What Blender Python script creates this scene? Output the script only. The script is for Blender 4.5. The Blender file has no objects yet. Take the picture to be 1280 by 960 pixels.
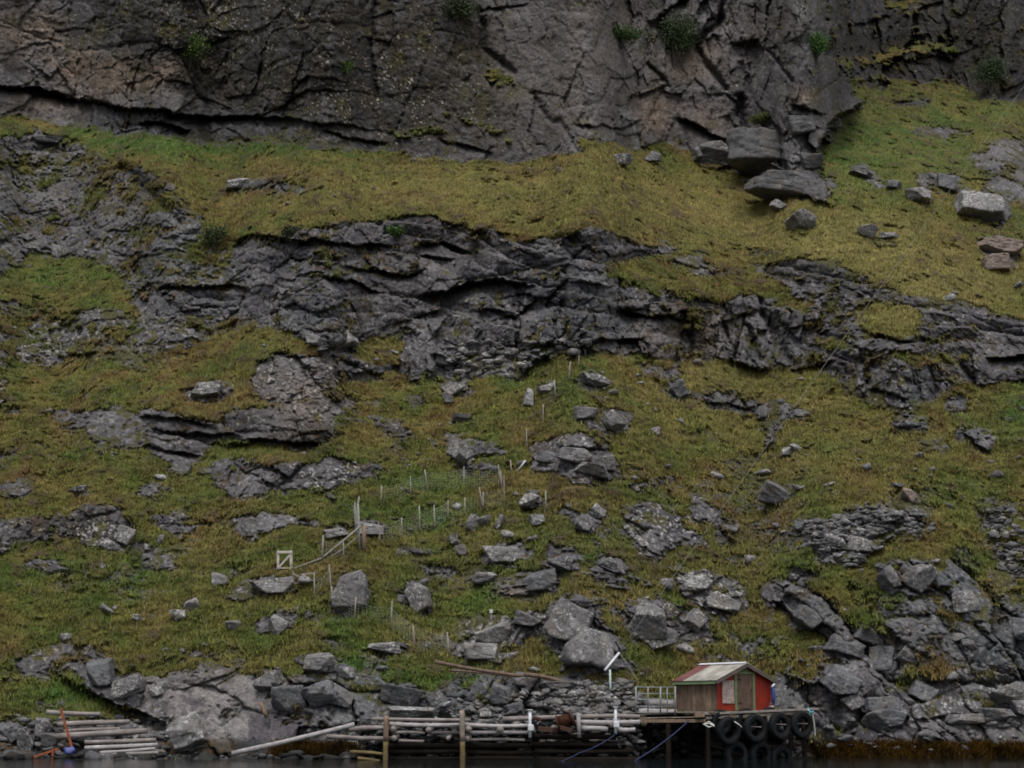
import bpy, bmesh, math, random
import numpy as np
from mathutils import Vector, Matrix
R = math.radians
S = bpy.context.scene
COL = S.collection
random.seed(7)
# ------------------------------------------------------------------ camera, world, sun, exposure
F = 2250.0
HOR = 897.0
PITCH = math.atan((HOR - 480) / F)
CZ = 2.0
cam = bpy.data.cameras.new('camera'); cam.sensor_width = 36; cam.lens = 36 * F / 1280
cam.clip_start = 0.5; cam.clip_end = 9000
co = bpy.data.objects.new('camera', cam); COL.objects.link(co)
co.location = (0, 0, CZ); co.rotation_euler = (math.pi / 2 + PITCH, 0, 0)
S.camera = co
SUN_EL, SUN_AZ = R(62), R(-25)       # high behind the camera, a little left; heavy overcast
W = bpy.data.worlds.new('World'); S.world = W; W.use_nodes = True
nt = W.node_tree; nt.nodes.clear()
sky = nt.nodes.new('ShaderNodeTexSky'); sky.sky_type = 'NISHITA'; sky.sun_disc = False
sky.sun_elevation = SUN_EL; sky.sun_rotation = math.pi + SUN_AZ; sky.air_density = 1.0; sky.dust_density = 4.0; sky.ozone_density = 1.0
hs = nt.nodes.new('ShaderNodeHueSaturation'); hs.inputs['Saturation'].default_value = 0.35
bg = nt.nodes.new('ShaderNodeBackground'); bg.inputs[1].default_value = 0.11
wo = nt.nodes.new('ShaderNodeOutputWorld')
nt.links.new(sky.outputs[0], hs.inputs['Color']); nt.links.new(hs.outputs[0], bg.inputs[0]); nt.links.new(bg.outputs[0], wo.inputs[0])
sd = bpy.data.lights.new('sun', 'SUN'); sd.energy = 1.3; sd.angle = R(22); sd.color = (1, .96, .9)
so = bpy.data.objects.new('sun', sd); COL.objects.link(so)
dv = Vector((math.sin(SUN_AZ) * math.cos(SUN_EL), -math.cos(SUN_AZ) * math.cos(SUN_EL), math.sin(SUN_EL)))
so.rotation_euler = dv.to_track_quat('Z', 'Y').to_euler(); so.location = (0, -40, 90)
S.view_settings.view_transform = 'Standard'; S.view_settings.look = 'None'
S.view_settings.exposure = 0.64; S.view_settings.gamma = 1
S.cycles.filter_width = 1.7

# ------------------------------------------------------------------ pixel <-> world
sp, cp = math.sin(PITCH), math.cos(PITCH)
def ray(px, py):
    a = (px - 640) / F; b = (480 - py) / F
    dy = cp - b * sp
    return a / dy, (sp + b * cp) / dy
def at(px, py, Y):
    kx, m = ray(px, py)
    return Vector((kx * Y, Y, CZ + m * Y))

# ------------------------------------------------------------------ numpy noise
rng = np.random.default_rng(11)
PERM = rng.permutation(512).astype(np.int32)
G3 = rng.normal(size=(512, 3)).astype(np.float32); G3 /= np.linalg.norm(G3, axis=1)[:, None]
def h3(i, j, k): return PERM[(PERM[(PERM[i & 511] + j) & 511] + k) & 511]
def perlin(x, y, z):
    xi = np.floor(x).astype(np.int32); yi = np.floor(y).astype(np.int32); zi = np.floor(z).astype(np.int32)
    fx = (x - xi).astype(np.float32); fy = (y - yi).astype(np.float32); fz = (z - zi).astype(np.float32)
    u = fx*fx*fx*(fx*(fx*6-15)+10); v = fy*fy*fy*(fy*(fy*6-15)+10); w = fz*fz*fz*(fz*(fz*6-15)+10)
    r = 0
    for a in (0, 1):
        for b in (0, 1):
            for c in (0, 1):
                g = G3[h3(xi + a, yi + b, zi + c)]
                d = g[..., 0]*(fx-a) + g[..., 1]*(fy-b) + g[..., 2]*(fz-c)
                r = r + d * (u if a else 1-u) * (v if b else 1-v) * (w if c else 1-w)
    return r
def fbm(x, y, z, s, o=4, g=.5, seed=0.):
    r = 0; a = 1.; t = 0; f = 1. / s
    for i in range(o):
        r = r + a * perlin(x*f + seed + i*17.3, y*f - seed, z*f + 5.1*i); t += a; a *= g; f *= 2.03
    return (r / t * 1.9).astype(np.float32)
RT = rng.random((512, 6)).astype(np.float32)
def cells(a, b, s, jit=.9, seed=0):
    """2D voronoi: random row of the nearest cell, offset from its centre, gap to the 2nd nearest"""
    a = a / s + seed * 3.7; b = b / s - seed * 1.9
    ai = np.floor(a).astype(np.int32); bi = np.floor(b).astype(np.int32)
    d1 = np.full(a.shape, 9, np.float32); d2 = d1.copy()
    idx = np.zeros(a.shape, np.int32); ox = np.zeros(a.shape, np.float32); oy = ox.copy()
    for i in (-1, 0, 1):
        for j in (-1, 0, 1):
            h = h3(ai + i, bi + j, ai * 0 + seed)
            dx = a - (ai + i + .5 + jit * (RT[h, 0] - .5)); dy = b - (bi + j + .5 + jit * (RT[h, 1] - .5))
            d = dx * dx + dy * dy
            m = d < d1
            d2 = np.where(m, d1, np.minimum(d2, d)); d1 = np.where(m, d, d1)
            idx = np.where(m, h, idx); ox = np.where(m, dx, ox); oy = np.where(m, dy, oy)
    return RT[idx], ox * s, oy * s, (np.sqrt(d2) - np.sqrt(d1)) * s
def sst(a, b, x):
    t = np.clip((x - a) / (b - a), 0, 1); return t * t * (3 - 2 * t)

# ------------------------------------------------------------------ mesh helpers
def tag(o, label=None, cat=None, group=None, kind=None):
    if label: o['label'] = label
    if cat: o['category'] = cat
    if group: o['group'] = group
    if kind: o['kind'] = kind
    return o
def npmesh(name, V, Fc, mat, smooth=False, cols=None, parent=None):
    """V (n,3), Fc (m,k) arrays -> object; cols (n,3) point colours named 'albedo'"""
    me = bpy.data.meshes.new(name); n = len(V); m, k = Fc.shape
    me.vertices.add(n); me.vertices.foreach_set('co', np.ascontiguousarray(V, np.float32).ravel())
    me.loops.add(m * k); me.loops.foreach_set('vertex_index', np.ascontiguousarray(Fc, np.int32).ravel())
    me.polygons.add(m); me.polygons.foreach_set('loop_start', np.arange(0, m * k, k, dtype=np.int32))
    me.update(calc_edges=True)
    if smooth: me.polygons.foreach_set('use_smooth', np.ones(m, bool))
    if cols is not None:
        at_ = me.attributes.new('albedo', 'FLOAT_COLOR', 'POINT')
        c4 = np.ones((n, 4), np.float32); c4[:, :3] = cols
        at_.data.foreach_set('color', c4.ravel())
    if mat: me.materials.append(mat)
    o = bpy.data.objects.new(name, me); COL.objects.link(o)
    if parent: o.parent = parent
    return o
def empty(name, loc, rz=0):
    o = bpy.data.objects.new(name, None); COL.objects.link(o); o.location = loc; o.rotation_euler = (0, 0, rz)
    o.empty_display_size = .2
    return o
class MB:
    def __init__(s): s.b = bmesh.new()
    def box(s, c, d, rot=None, bev=0.0):
        r = bmesh.ops.create_cube(s.b, size=1)
        M = Matrix.Translation(Vector(c)) @ (rot.to_4x4() if rot else Matrix()) @ Matrix.Diagonal((d[0], d[1], d[2], 1))
        bmesh.ops.transform(s.b, matrix=M, verts=r['verts'])
        if bev:
            es = list({e for v in r['verts'] for e in v.link_edges})
            bmesh.ops.bevel(s.b, geom=es, offset=bev, segments=1, affect='EDGES')
        return s
    def tube(s, pts, rad, seg=8, jit=0.0, cap=True):
        pts = [Vector(p) for p in pts]; rs = rad if isinstance(rad, (list, tuple)) else [rad] * len(pts)
        rings = []
        for i, p in enumerate(pts):
            t = (pts[min(i+1, len(pts)-1)] - pts[max(i-1, 0)]).normalized()
            up = Vector((0, 0, 1)) if abs(t.z) < .9 else Vector((0, 1, 0))
            x = t.cross(up).normalized(); y = x.cross(t)
            rings.append([s.b.verts.new(p + (x*math.cos(2*math.pi*k/seg) + y*math.sin(2*math.pi*k/seg)) * rs[i] * (1 + random.uniform(-jit, jit))) for k in range(seg)])
        for a, b in zip(rings, rings[1:]):
            for k in range(seg):
                s.b.faces.new((a[k], a[(k+1) % seg], b[(k+1) % seg], b[k]))
        if cap:
            s.b.faces.new(rings[0]); s.b.faces.new(rings[-1][::-1])
        return s
    def log(s, a, b, r0, r1=None, seg=10, bend=.03, n=7):
        a, b = Vector(a), Vector(b); r1 = r1 or r0
        off = Vector((0, random.uniform(-1, 1), random.uniform(-1, 1))) * bend
        P = []; Q = []
        for i in range(n):
            t = i / (n - 1); P.append(a.lerp(b, t) + off * math.sin(t * math.pi)); Q.append((r0 + (r1 - r0) * t) * random.uniform(.94, 1.06))
        return s.tube(P, Q, seg, .05)
    def prism(s, poly, axis_vec):
        a = [s.b.verts.new(Vector(p)) for p in poly]; b = [s.b.verts.new(Vector(p) + Vector(axis_vec)) for p in poly]
        s.b.faces.new(a); s.b.faces.new(b[::-1]); n = len(a)
        for i in range(n): s.b.faces.new((a[i], b[i], b[(i+1) % n], a[(i+1) % n]))
        return s
    def build(s, name, mat, parent=None, smooth=False):
        bmesh.ops.recalc_face_normals(s.b, faces=s.b.faces)
        me = bpy.data.meshes.new(name); s.b.to_mesh(me); s.b.free(); me.materials.append(mat)
        if smooth:
            for p in me.polygons: p.use_smooth = True
        o = bpy.data.objects.new(name, me); COL.objects.link(o)
        if parent: o.parent = parent
        return o
def centre(o):
    """put a single mesh's origin at the middle of its bounds, keeping it in place"""
    me = o.data; n = len(me.vertices); a = np.empty(n*3, np.float32); me.vertices.foreach_get('co', a); a = a.reshape(-1, 3)
    c = (a.min(0) + a.max(0)) / 2; c[2] = a[:, 2].min(); me.vertices.foreach_set('co', (a - c).ravel()); o.location = Vector(c.tolist()) + o.location
    me.update(); return o
def local(root, p):
    return root.matrix_basis.inverted() @ Vector(p) if False else (Matrix.Translation(root.location) @ Matrix.Rotation(root.rotation_euler.z, 4, 'Z')).inverted() @ Vector(p)

# ------------------------------------------------------------------ materials
def new_mat(name):
    m = bpy.data.materials.new(name); m.use_nodes = True; t = m.node_tree
    return m, t, t.nodes['Principled BSDF']
def N(t, typ, **k):
    n = t.nodes.new(typ)
    for a, b in k.items(): setattr(n, a, b)
    return n
def noise(t, vec, scale, detail=5, rough=.6, dist=0.):
    n = N(t, 'ShaderNodeTexNoise'); n.inputs['Scale'].default_value = scale; n.inputs['Detail'].default_value = detail
    n.inputs['Roughness'].default_value = rough; n.inputs['Distortion'].default_value = dist
    if vec is not None: t.links.new(vec, n.inputs['Vector'])
    return n.outputs[0]
def ramp(t, fac, stops, interp='LINEAR'):
    r = N(t, 'ShaderNodeValToRGB'); r.color_ramp.interpolation = interp
    e = r.color_ramp.elements
    while len(e) < len(stops): e.new(.5)
    for q, (p, c) in zip(e, stops):
        q.position = p; q.color = (c[0], c[1], c[2], 1) if hasattr(c, '__len__') else (c, c, c, 1)
    t.links.new(fac, r.inputs[0]); return r.outputs[0]
def mix(t, mode, f, a, b):
    n = N(t, 'ShaderNodeMix', data_type='RGBA', blend_type=mode)
    for s_, v in ((n.inputs[0], f), (n.inputs[6], a), (n.inputs[7], b)):
        if hasattr(v, 'is_output'): t.links.new(v, s_)
        elif hasattr(v, '__len__'): s_.default_value = (*v[:3], 1)
        else: s_.default_value = v
    return n.outputs[2]
def bump(t, bs, h, strength=.5, dist=.05):
    b = N(t, 'ShaderNodeBump'); b.inputs['Strength'].default_value = strength; b.inputs['Distance'].default_value = dist
    t.links.new(h, b.inputs['Height']); t.links.new(b.outputs[0], bs.inputs['Normal'])
def coords(t, kind='Object', scale=None, rot=None):
    c = N(t, 'ShaderNodeTexCoord').outputs[kind]
    if scale or rot:
        mp = N(t, 'ShaderNodeMapping')
        if scale: mp.inputs['Scale'].default_value = scale
        if rot: mp.inputs['Rotation'].default_value = rot
        t.links.new(c, mp.inputs[0]); c = mp.outputs[0]
    return c
def geo_mat():
    m, t, bs = new_mat('hillside_surface')
    a = N(t, 'ShaderNodeAttribute', attribute_name='albedo').outputs['Color']
    c = N(t, 'ShaderNodeNewGeometry').outputs['Position']
    f = ramp(t, noise(t, c, 3.2, 6, .7), [(.3, .66), (.7, 1.35)])
    f2 = ramp(t, noise(t, c, 11, 3, .7), [(.3, .75), (.72, 1.28)])
    a = mix(t, 'MULTIPLY', 1, a, f); a = mix(t, 'MULTIPLY', 1, a, f2)
    t.links.new(a, bs.inputs['Base Color']); bs.inputs['Roughness'].default_value = .85
    bs.inputs['Specular IOR Level'].default_value = .25
    bump(t, bs, noise(t, c, 4, 7, .7), .9, .25)
    return m
def blade_mat(name):
    m, t, bs = new_mat(name)
    a = N(t, 'ShaderNodeAttribute', attribute_name='albedo').outputs['Color']
    t.links.new(a, bs.inputs['Base Color']); bs.inputs['Roughness'].default_value = .8
    bs.inputs['Specular IOR Level'].default_value = .15
    return m
def stone_mat(name, base, lich=.5, warm=(.16, .13, .1), dark=.55):
    m, t, bs = new_mat(name); c = N(t, 'ShaderNodeNewGeometry').outputs['Position']
    v = ramp(t, noise(t, c, 1.1, 6, .65, .6), [(.3, dark), (.7, 1.4)])
    col = mix(t, 'MULTIPLY', 1, base, v)
    col = mix(t, 'MIX', ramp(t, noise(t, c, .8, 4, .6), [(.52, 0), (.7, .55)]), col, warm)
    sp_ = ramp(t, noise(t, c, 5.5, 5, .75), [(.62 - .12*lich, 0), (.67 - .12*lich, 1)])
    big = ramp(t, noise(t, c, .9, 3, .6), [(.42, 0), (.6, lich)])
    col = mix(t, 'MIX', mix(t, 'MULTIPLY', 1, sp_, big), col, (.42, .42, .41))
    dk = ramp(t, noise(t, c, 3.4, 4, .7), [(.55, 0), (.64, .8)])
    col = mix(t, 'MIX', dk, col, (.035, .03, .022))
    t.links.new(col, bs.inputs['Base Color']); bs.inputs['Roughness'].default_value = .8
    bs.inputs['Specular IOR Level'].default_value = .3
    bump(t, bs, noise(t, c, 5, 7, .7, .3), .9, .14)
    return m
def wood_mat(name, base, alt, axis='X', rough=.8, scale=1.0, amount=.6):
    m, t, bs = new_mat(name)
    sc = {'X': (.6, 14, 14), 'Z': (14, 14, .6), 'Y': (14, .6, 14)}[axis]
    c = coords(t, 'Object', tuple(s_*scale for s_ in sc))
    n1 = noise(t, c, 1.0, 5, .7)
    col = mix(t, 'MIX', ramp(t, n1, [(.35, 0), (.65, 1)]), base, alt)
    n2 = noise(t, coords(t, 'Object'), 2.2, 4, .6)
    col = mix(t, 'MULTIPLY', 1, col, ramp(t, n2, [(.3, 1 - amount*.6), (.7, 1 + amount*.35)]))
    t.links.new(col, bs.inputs['Base Color']); bs.inputs['Roughness'].default_value = rough
    bs.inputs['Specular IOR Level'].default_value = .25
    bump(t, bs, n1, .6, .02)
    return m
def plain_mat(name, base, rough=.7, var=.3, scale=6, metal=0., bmp=.3):
    m, t, bs = new_mat(name); c = coords(t)
    n1 = noise(t, c, scale, 5, .65)
    col = mix(t, 'MULTIPLY', 1, base, ramp(t, n1, [(.3, 1 - var), (.7, 1 + var)]))
    t.links.new(col, bs.inputs['Base Color']); bs.inputs['Roughness'].default_value = rough; bs.inputs['Metallic'].default_value = metal
    bump(t, bs, n1, bmp, .02)
    return m
M_GEO = geo_mat(); M_BLADE = blade_mat('grass_blades'); M_KELP = blade_mat('seaweed_fronds'); M_LEAF = blade_mat('leaves')
M_ST = [stone_mat('grey_stone', (.128, .124, .127), .8), stone_mat('blue_grey_stone', (.105, .108, .116), .5),
        stone_mat('pale_stone', (.165, .160, .160), 1.0), stone_mat('pink_stone', (.21, .165, .145), .3),
        stone_mat('dark_stone', (.085, .085, .09), .35), stone_mat('wet_dark_stone', (.035, .036, .037), .05, (.035, .03, .02))]
M_LOG = wood_mat('bleached_log', (.26, .235, .225), (.14, .12, .11), 'X')
M_LOGW = wood_mat('white_log', (.37, .35, .355), (.22, .20, .20), 'X')
M_LOGD = wood_mat('wet_log', (.014, .010, .007), (.007, .005, .004), 'X')
M_LOGY = wood_mat('algae_log', (.16, .12, .05), (.08, .06, .03), 'X')
M_POST = wood_mat('weathered_post', (.27, .235, .20), (.15, .12, .10), 'Z')
M_POSTG = wood_mat('grey_post', (.25, .25, .22), (.15, .15, .13), 'Z')
M_BRN = wood_mat('brown_board', (.17, .12, .085), (.075, .052, .04), 'Z')
M_BRN2 = wood_mat('light_brown_board', (.23, .165, .115), (.12, .085, .06), 'Z')
M_DOOR = wood_mat('dark_door_board', (.13, .085, .06), (.06, .042, .034), 'Z')
M_RED = wood_mat('red_painted_board', (.25, .024, .010), (.17, .016, .008), 'Z', .6, amount=.4)
M_GRN = wood_mat('green_painted_trim', (.15, .20, .10), (.10, .14, .07), 'Z', .6, amount=.4)
M_DECK = wood_mat('deck_plank', (.27, .23, .19), (.15, .12, .10), 'X')
M_DARKW = wood_mat('dark_pile', (.016, .011, .008), (.008, .006, .005), 'Z')
M_ROOF = plain_mat('pale_corrugated_sheet', (.27, .26, .23), .65, .45, 1.6)
M_ROOFR = plain_mat('rusty_red_sheet', (.12, .04, .035), .7, .35, 3)
M_BARGE = wood_mat('grey_brown_barge_board', (.12, .095, .085), (.07, .055, .05), 'X')
M_WHITE = plain_mat('pale_metal', (.5, .52, .55), .5, .15, 5)
M_GALV = plain_mat('galvanised_pipe', (.17, .195, .20), .5, .2, 5, .2)
M_TURQ = plain_mat('pale_green_pipe', (.34, .42, .40), .5, .2, 5)
M_RUST = plain_mat('rusty_iron', (.040, .016, .010), .85, .5, 7)
M_RUSTB = plain_mat('orange_rust', (.22, .060, .020), .85, .5, 7)
M_RUSTD = plain_mat('dark_rust', (.045, .018, .011), .9, .6, 7)
M_TYRE = plain_mat('black_rubber', (.008, .0088, .0098), .62, .3, 9)
M_ROPEB = plain_mat('blue_rope', (.008, .014, .06), .7, .2)
M_ROPEW = plain_mat('white_rope', (.42, .42, .38), .7, .2)
M_ROPET = plain_mat('turquoise_rope', (.08, .28, .32), .7, .2)
M_BLUE = plain_mat('blue_tarpaulin', (.02, .035, .16), .5, .3)
M_CABLE = plain_mat('steel_cable', (.14, .14, .14), .5, .1)
M_NET = plain_mat('wire_netting', (.24, .26, .22), .6, .1)
M_BOARD = plain_mat('weathered_window_board', (.27, .215, .195), .8, .45, 6)
M_BARK = plain_mat('bark', (.07, .055, .045), .9, .3)
for m_ in (M_DARKW, M_LOGD, M_TYRE, M_RUSTD): m_.node_tree.nodes['Principled BSDF'].inputs['Specular IOR Level'].default_value = .12
mw, t, bs = new_mat('sea_water')
bs.inputs['Base Color'].default_value = (.006, .010, .010, 1); bs.inputs['Roughness'].default_value = .07; bs.inputs['IOR'].default_value = 1.33
bump(t, bs, noise(t, coords(t, 'Object', (1, 2.2, 1)), 1.6, 5, .6), .06, .2)
M_WATER = mw

# ------------------------------------------------------------------ terrain: rock polygons in photo coordinates
#  (level, theta, kind, points) level 1 solid .. .3 patchy; kind: a upper cliff, m middle cliff, o outcrop, s shore, r rubble
P = []
def rk(level, th, kind, *p): P.append((level, th, kind, np.array(p, np.float32).reshape(-1, 2)))
rk(1.2, 84, 'a', -900,-1600, 1035,-1600, 1032,0, 1038,62, 1062,98, 1075,128, 1050,150, 1022,190, 1024,215, 1046,240, 1040,256, 1000,250, 938,224, 900,207, 852,184, 822,178, 800,186, 760,178, 728,172, 726,192, 690,194, 640,204, 560,198, 500,193, 440,187, 350,181, 260,176, 190,164, 120,160, 60,148, 0,140, -900,110)
rk(.75, 72, 'a', 1035,-1600, 2200,-1600, 2200,190, 1400,160, 1280,130, 1200,120, 1130,112, 1075,112, 1040,64)
rk(.30, 62, 'l', -900,140, -60,165, 60,166, 100,185, 150,198, 205,222, 240,262, 285,290, 290,330, 240,356, 200,372, 160,372, 140,335, 100,322, 60,318, 25,322, 0,350, -60,360, -900,360)
rk(.16, 54, 'l', -900,360, 0,375, 60,385, 130,380, 170,400, 260,362, 300,360, 390,400, 370,412, 320,408, 280,414, 230,445, 200,460, 120,450, 40,452, 0,480, 30,520, 0,530, -900,520)
rk(.72, 74, 'm', 285,298, 320,288, 370,284, 440,276, 510,268, 560,276, 612,284, 640,296, 700,288, 735,283, 800,299, 842,311, 836,319, 780,322, 752,345, 800,356, 850,364, 905,372, 948,370, 978,386, 1000,396, 1012,412, 1028,432, 1042,438, 1000,463, 950,466, 905,458, 850,456, 790,442, 740,436, 700,430, 650,444, 600,456, 560,468, 530,476, 490,466, 430,484, 395,450, 385,420, 330,400, 270,392, 190,402, 160,372, 200,366, 265,352, 290,330)
rk(.60, 72, 'm', 1012,455, 1040,436, 1070,428, 1100,440, 1140,450, 1200,448, 1250,440, 1290,434, 1500,440, 2200,440, 2200,520, 1400,500, 1280,484, 1240,480, 1200,482, 1165,500, 1130,518, 1085,502, 1040,474)
rk(.5, 60, 'm', 945,330, 1000,322, 1060,336, 1095,350, 1150,368, 1210,382, 1290,402, 2200,450, 2200,520, 1280,440, 1200,448, 1100,440, 1060,430, 1020,425, 1000,396, 1010,378, 965,352)
rk(.5, 60, 'm', 470,478, 540,470, 640,442, 730,434, 720,446, 650,472, 560,476)
rk(-2.5, 40, 'g', 1072,386, 1100,374, 1142,388, 1170,410, 1120,414, 1080,406)
rk(-2.0, 42, 'g', 448,424, 472,418, 502,430, 500,450, 468,456, 448,446)
rk(.9, 50, 'o', 325,458, 350,445, 402,446, 428,478, 416,500, 422,545, 400,540, 350,520, 318,500)
rk(1.1, 76, 'e', 174,514, 240,519, 310,513, 392,520, 424,545, 414,560, 380,563, 330,552, 300,552, 270,550, 255,574, 225,590, 200,575, 185,555, 175,540)
rk(.8, 55, 'o', 70,512, 130,516, 172,520, 174,556, 130,560, 112,540, 78,530)
rk(.9, 55, 'o', 375,580, 410,566, 428,580, 416,618, 398,604, 384,600)
rk(.75, 50, 'o', 255,590, 300,575, 370,575, 400,600, 340,618, 290,622)
rk(.9, 60, 'o', -40,665, 40,652, 80,645, 105,633, 140,630, 160,650, 172,668, 202,690, 216,710, 195,704, 170,690, 140,690, 110,680, 90,668, 50,680, -40,694)
rk(.9, 50, 'o', 188,648, 220,644, 252,660, 240,674, 205,668)
rk(.9, 50, 'o', 303,655, 322,645, 352,640, 402,650, 392,660, 330,664, 312,674)
rk(.9, 50, 'o', 235,485, 258,474, 280,484, 288,498, 262,500, 240,497)
rk(.9, 60, 'o', 722,470, 742,462, 766,470, 764,482, 735,480)
rk(.5, 55, 'o', 780,450, 860,456, 850,478, 800,470)
rk(1.0, 60, 'o', 714,510, 745,506, 772,510, 786,526, 780,541, 742,541, 716,526)
rk(.8, 55, 'o', 663,560, 692,552, 705,546, 760,551, 768,575, 772,600, 720,607, 690,592, 668,588)
rk(.8, 50, 'o', 555,545, 570,548, 592,580, 580,588, 566,570)
rk(.8, 50, 'o', 594,582, 622,580, 628,590, 600,592)
rk(.8, 50, 'o', 783,652, 800,634, 830,640, 872,664, 888,682, 852,682, 822,702, 800,692, 778,670)
rk(.7, 50, 'o', 600,700, 615,684, 645,680, 662,695, 640,708)
rk(.7, 52, 'o', 858,490, 900,487, 950,498, 1012,514, 1010,522, 960,527, 910,511, 864,501)
rk(.6, 52, 'o', 950,535, 972,530, 968,556, 955,556)
rk(.9, 50, 'o', 1192,238, 1215,232, 1256,248, 1268,272, 1250,292, 1226,276)
rk(.9, 50, 'o', 1218,300, 1245,296, 1275,310, 1262,336, 1236,320)
rk(.7, 50, 'o', 1060,205, 1080,206, 1100,222, 1130,236, 1118,244, 1088,230, 1062,216)
rk(.6, 50, 'o', 1148,216, 1190,214, 1205,236, 1180,244, 1150,232)
rk(.35, 50, 'o', 1205,190, 1290,170, 1290,260, 1230,240)
rk(.5, 50, 'o', 915,312, 950,306, 985,314, 950,322)
rk(.6, 48, 'r', 998,655, 1050,644, 1092,638, 1160,644, 1166,660, 1150,676, 1102,664, 1080,680, 1096,690, 1066,712, 1030,702, 1008,672)
rk(.6, 48, 'r', 1216,636, 1266,634, 1268,656, 1230,656)
rk(.7, 48, 'r', 1228,684, 1262,676, 1400,690, 1400,730, 1270,722, 1240,706)
rk(.8, 58, 'o', 1094,704, 1120,694, 1165,702, 1175,740, 1130,742, 1100,728)
rk(1.0, 64, 'e', 953,738, 985,731, 1030,744, 1064,772, 1104,800, 1122,824, 1088,834, 1040,812, 1000,786, 965,757)
rk(.6, 55, 'o', 1184,736, 1220,734, 1224,776, 1190,770)
rk(.7, 55, 'o', 1100,762, 1160,752, 1210,790, 1280,775, 1400,780, 1400,840, 1130,836)
rk(.9, 52, 'o', 848,722, 880,714, 916,734, 928,756, 912,772, 880,757, 852,742)
rk(.7, 52, 'o', 828,762, 870,765, 892,795, 850,800)
rk(1.0, 56, 'o', 678,760, 705,742, 742,760, 772,808, 790,838, 740,842, 700,812)
rk(.9, 56, 'o', 778,762, 815,750, 842,772, 838,800, 790,798)
rk(.8, 55, 'o', 588,778, 620,772, 680,765, 682,792, 640,806, 600,802)
rk(.85, 56, 's', 968,1010, 962,880, 975,850, 1010,842, 1035,828, 1080,842, 1120,838, 1142,850, 1180,848, 1212,838, 1245,838, 1290,826, 2200,826, 2200,1010)
rk(1.0, 58, 's', 85,832, 120,816, 148,850, 200,850, 258,836, 312,850, 350,848, 372,852, 402,838, 434,852, 472,848, 505,856, 546,886, 600,892, 700,905, 800,905, 800,1010, 214,1010, 214,920, 170,890, 120,868)
rk(.8, 50, 's', 500,870, 560,858, 640,848, 720,852, 790,868, 830,880, 840,1010, 560,900)
rk(1.0, 50, 's', -900,925, 0,912, 60,906, 150,900, 240,925, 980,905, 980,1010, -900,1010)
for cx_, cy_, rx_, ry_, a_ in ((20,612,26,9,5), (60,708,24,8,-10), (188,615,12,9,0), (50,832,22,14,20), (92,812,26,8,0), (488,536,20,8,-35), (520,505,14,6,0), (612,560,20,8,0), (470,600,30,5,-5), (350,775,26,8,20),
        (430,505,14,10,0), (830,600,30,5,0), (790,585,14,6,-20), (700,690,18,7,-25), (640,735,14,6,0), (760,725,16,8,-20), (915,700,10,6,0), (905,660,12,9,-20), (550,716,16,6,0), (520,690,14,5,0), (450,590,26,6,5),
        (1140,530,16,7,-20), (1215,545,20,12,-30), (1165,560,20,5,-20), (1195,505,14,10,0), (880,640,20,8,-30), (705,640,10,9,0), (1100,300,14,4,0), (575,268,10,4,0), (340,235,36,9,-5), (305,232,20,7,0), (700,215,8,4,0), (560,212,14,4,-10), (1160,410,20,8,-20), (900,340,26,7,-8), (860,330,20,6,0), (1175,165,30,5,-3), (1140,130,26,4,8), (720,655,16,7,-30), (800,610,12,8,0), (1010,720,16,7,-25), (1250,760,24,10,10), (1190,720,20,8,0), (930,800,16,8,-30), (900,830,20,8,-20), (660,740,12,5,0), (420,805,24,8,-10), (300,740,14,6,0)):
    ca_, sa_ = math.cos(R(-a_)), math.sin(R(-a_)); rk(.7, 50, 'o', *[v for k_ in range(10) for v in (cx_ + rx_*1.15*math.cos(k_*.628)*ca_ - ry_*1.15*math.sin(k_*.628)*sa_, cy_ + rx_*1.15*math.cos(k_*.628)*sa_ + ry_*1.15*math.sin(k_*.628)*ca_)])
rk(-1.15, 42, 'g', 1040,72, 1075,66, 1120,56, 1165,50, 1195,58, 1205,72, 1160,66, 1110,80, 1060,92, 1044,86)
rk(-1.0, 42, 'g', 1050,100, 1110,92, 1170,100, 1230,116, 1200,122, 1110,110, 1062,108)
rk(-1.5, 42, 'g', 1110,6, 1150,0, 1170,8, 1130,18)
rk(-1.3, 48, 'g', 596,72, 616,84, 655,108, 668,122, 640,122, 600,96)
rk(-1.2, 45, 'g', 545,140, 590,146, 640,168, 660,182, 620,176, 560,152)
rk(-1.3, 45, 'g', 480,162, 540,160, 560,172, 500,176)
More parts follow.
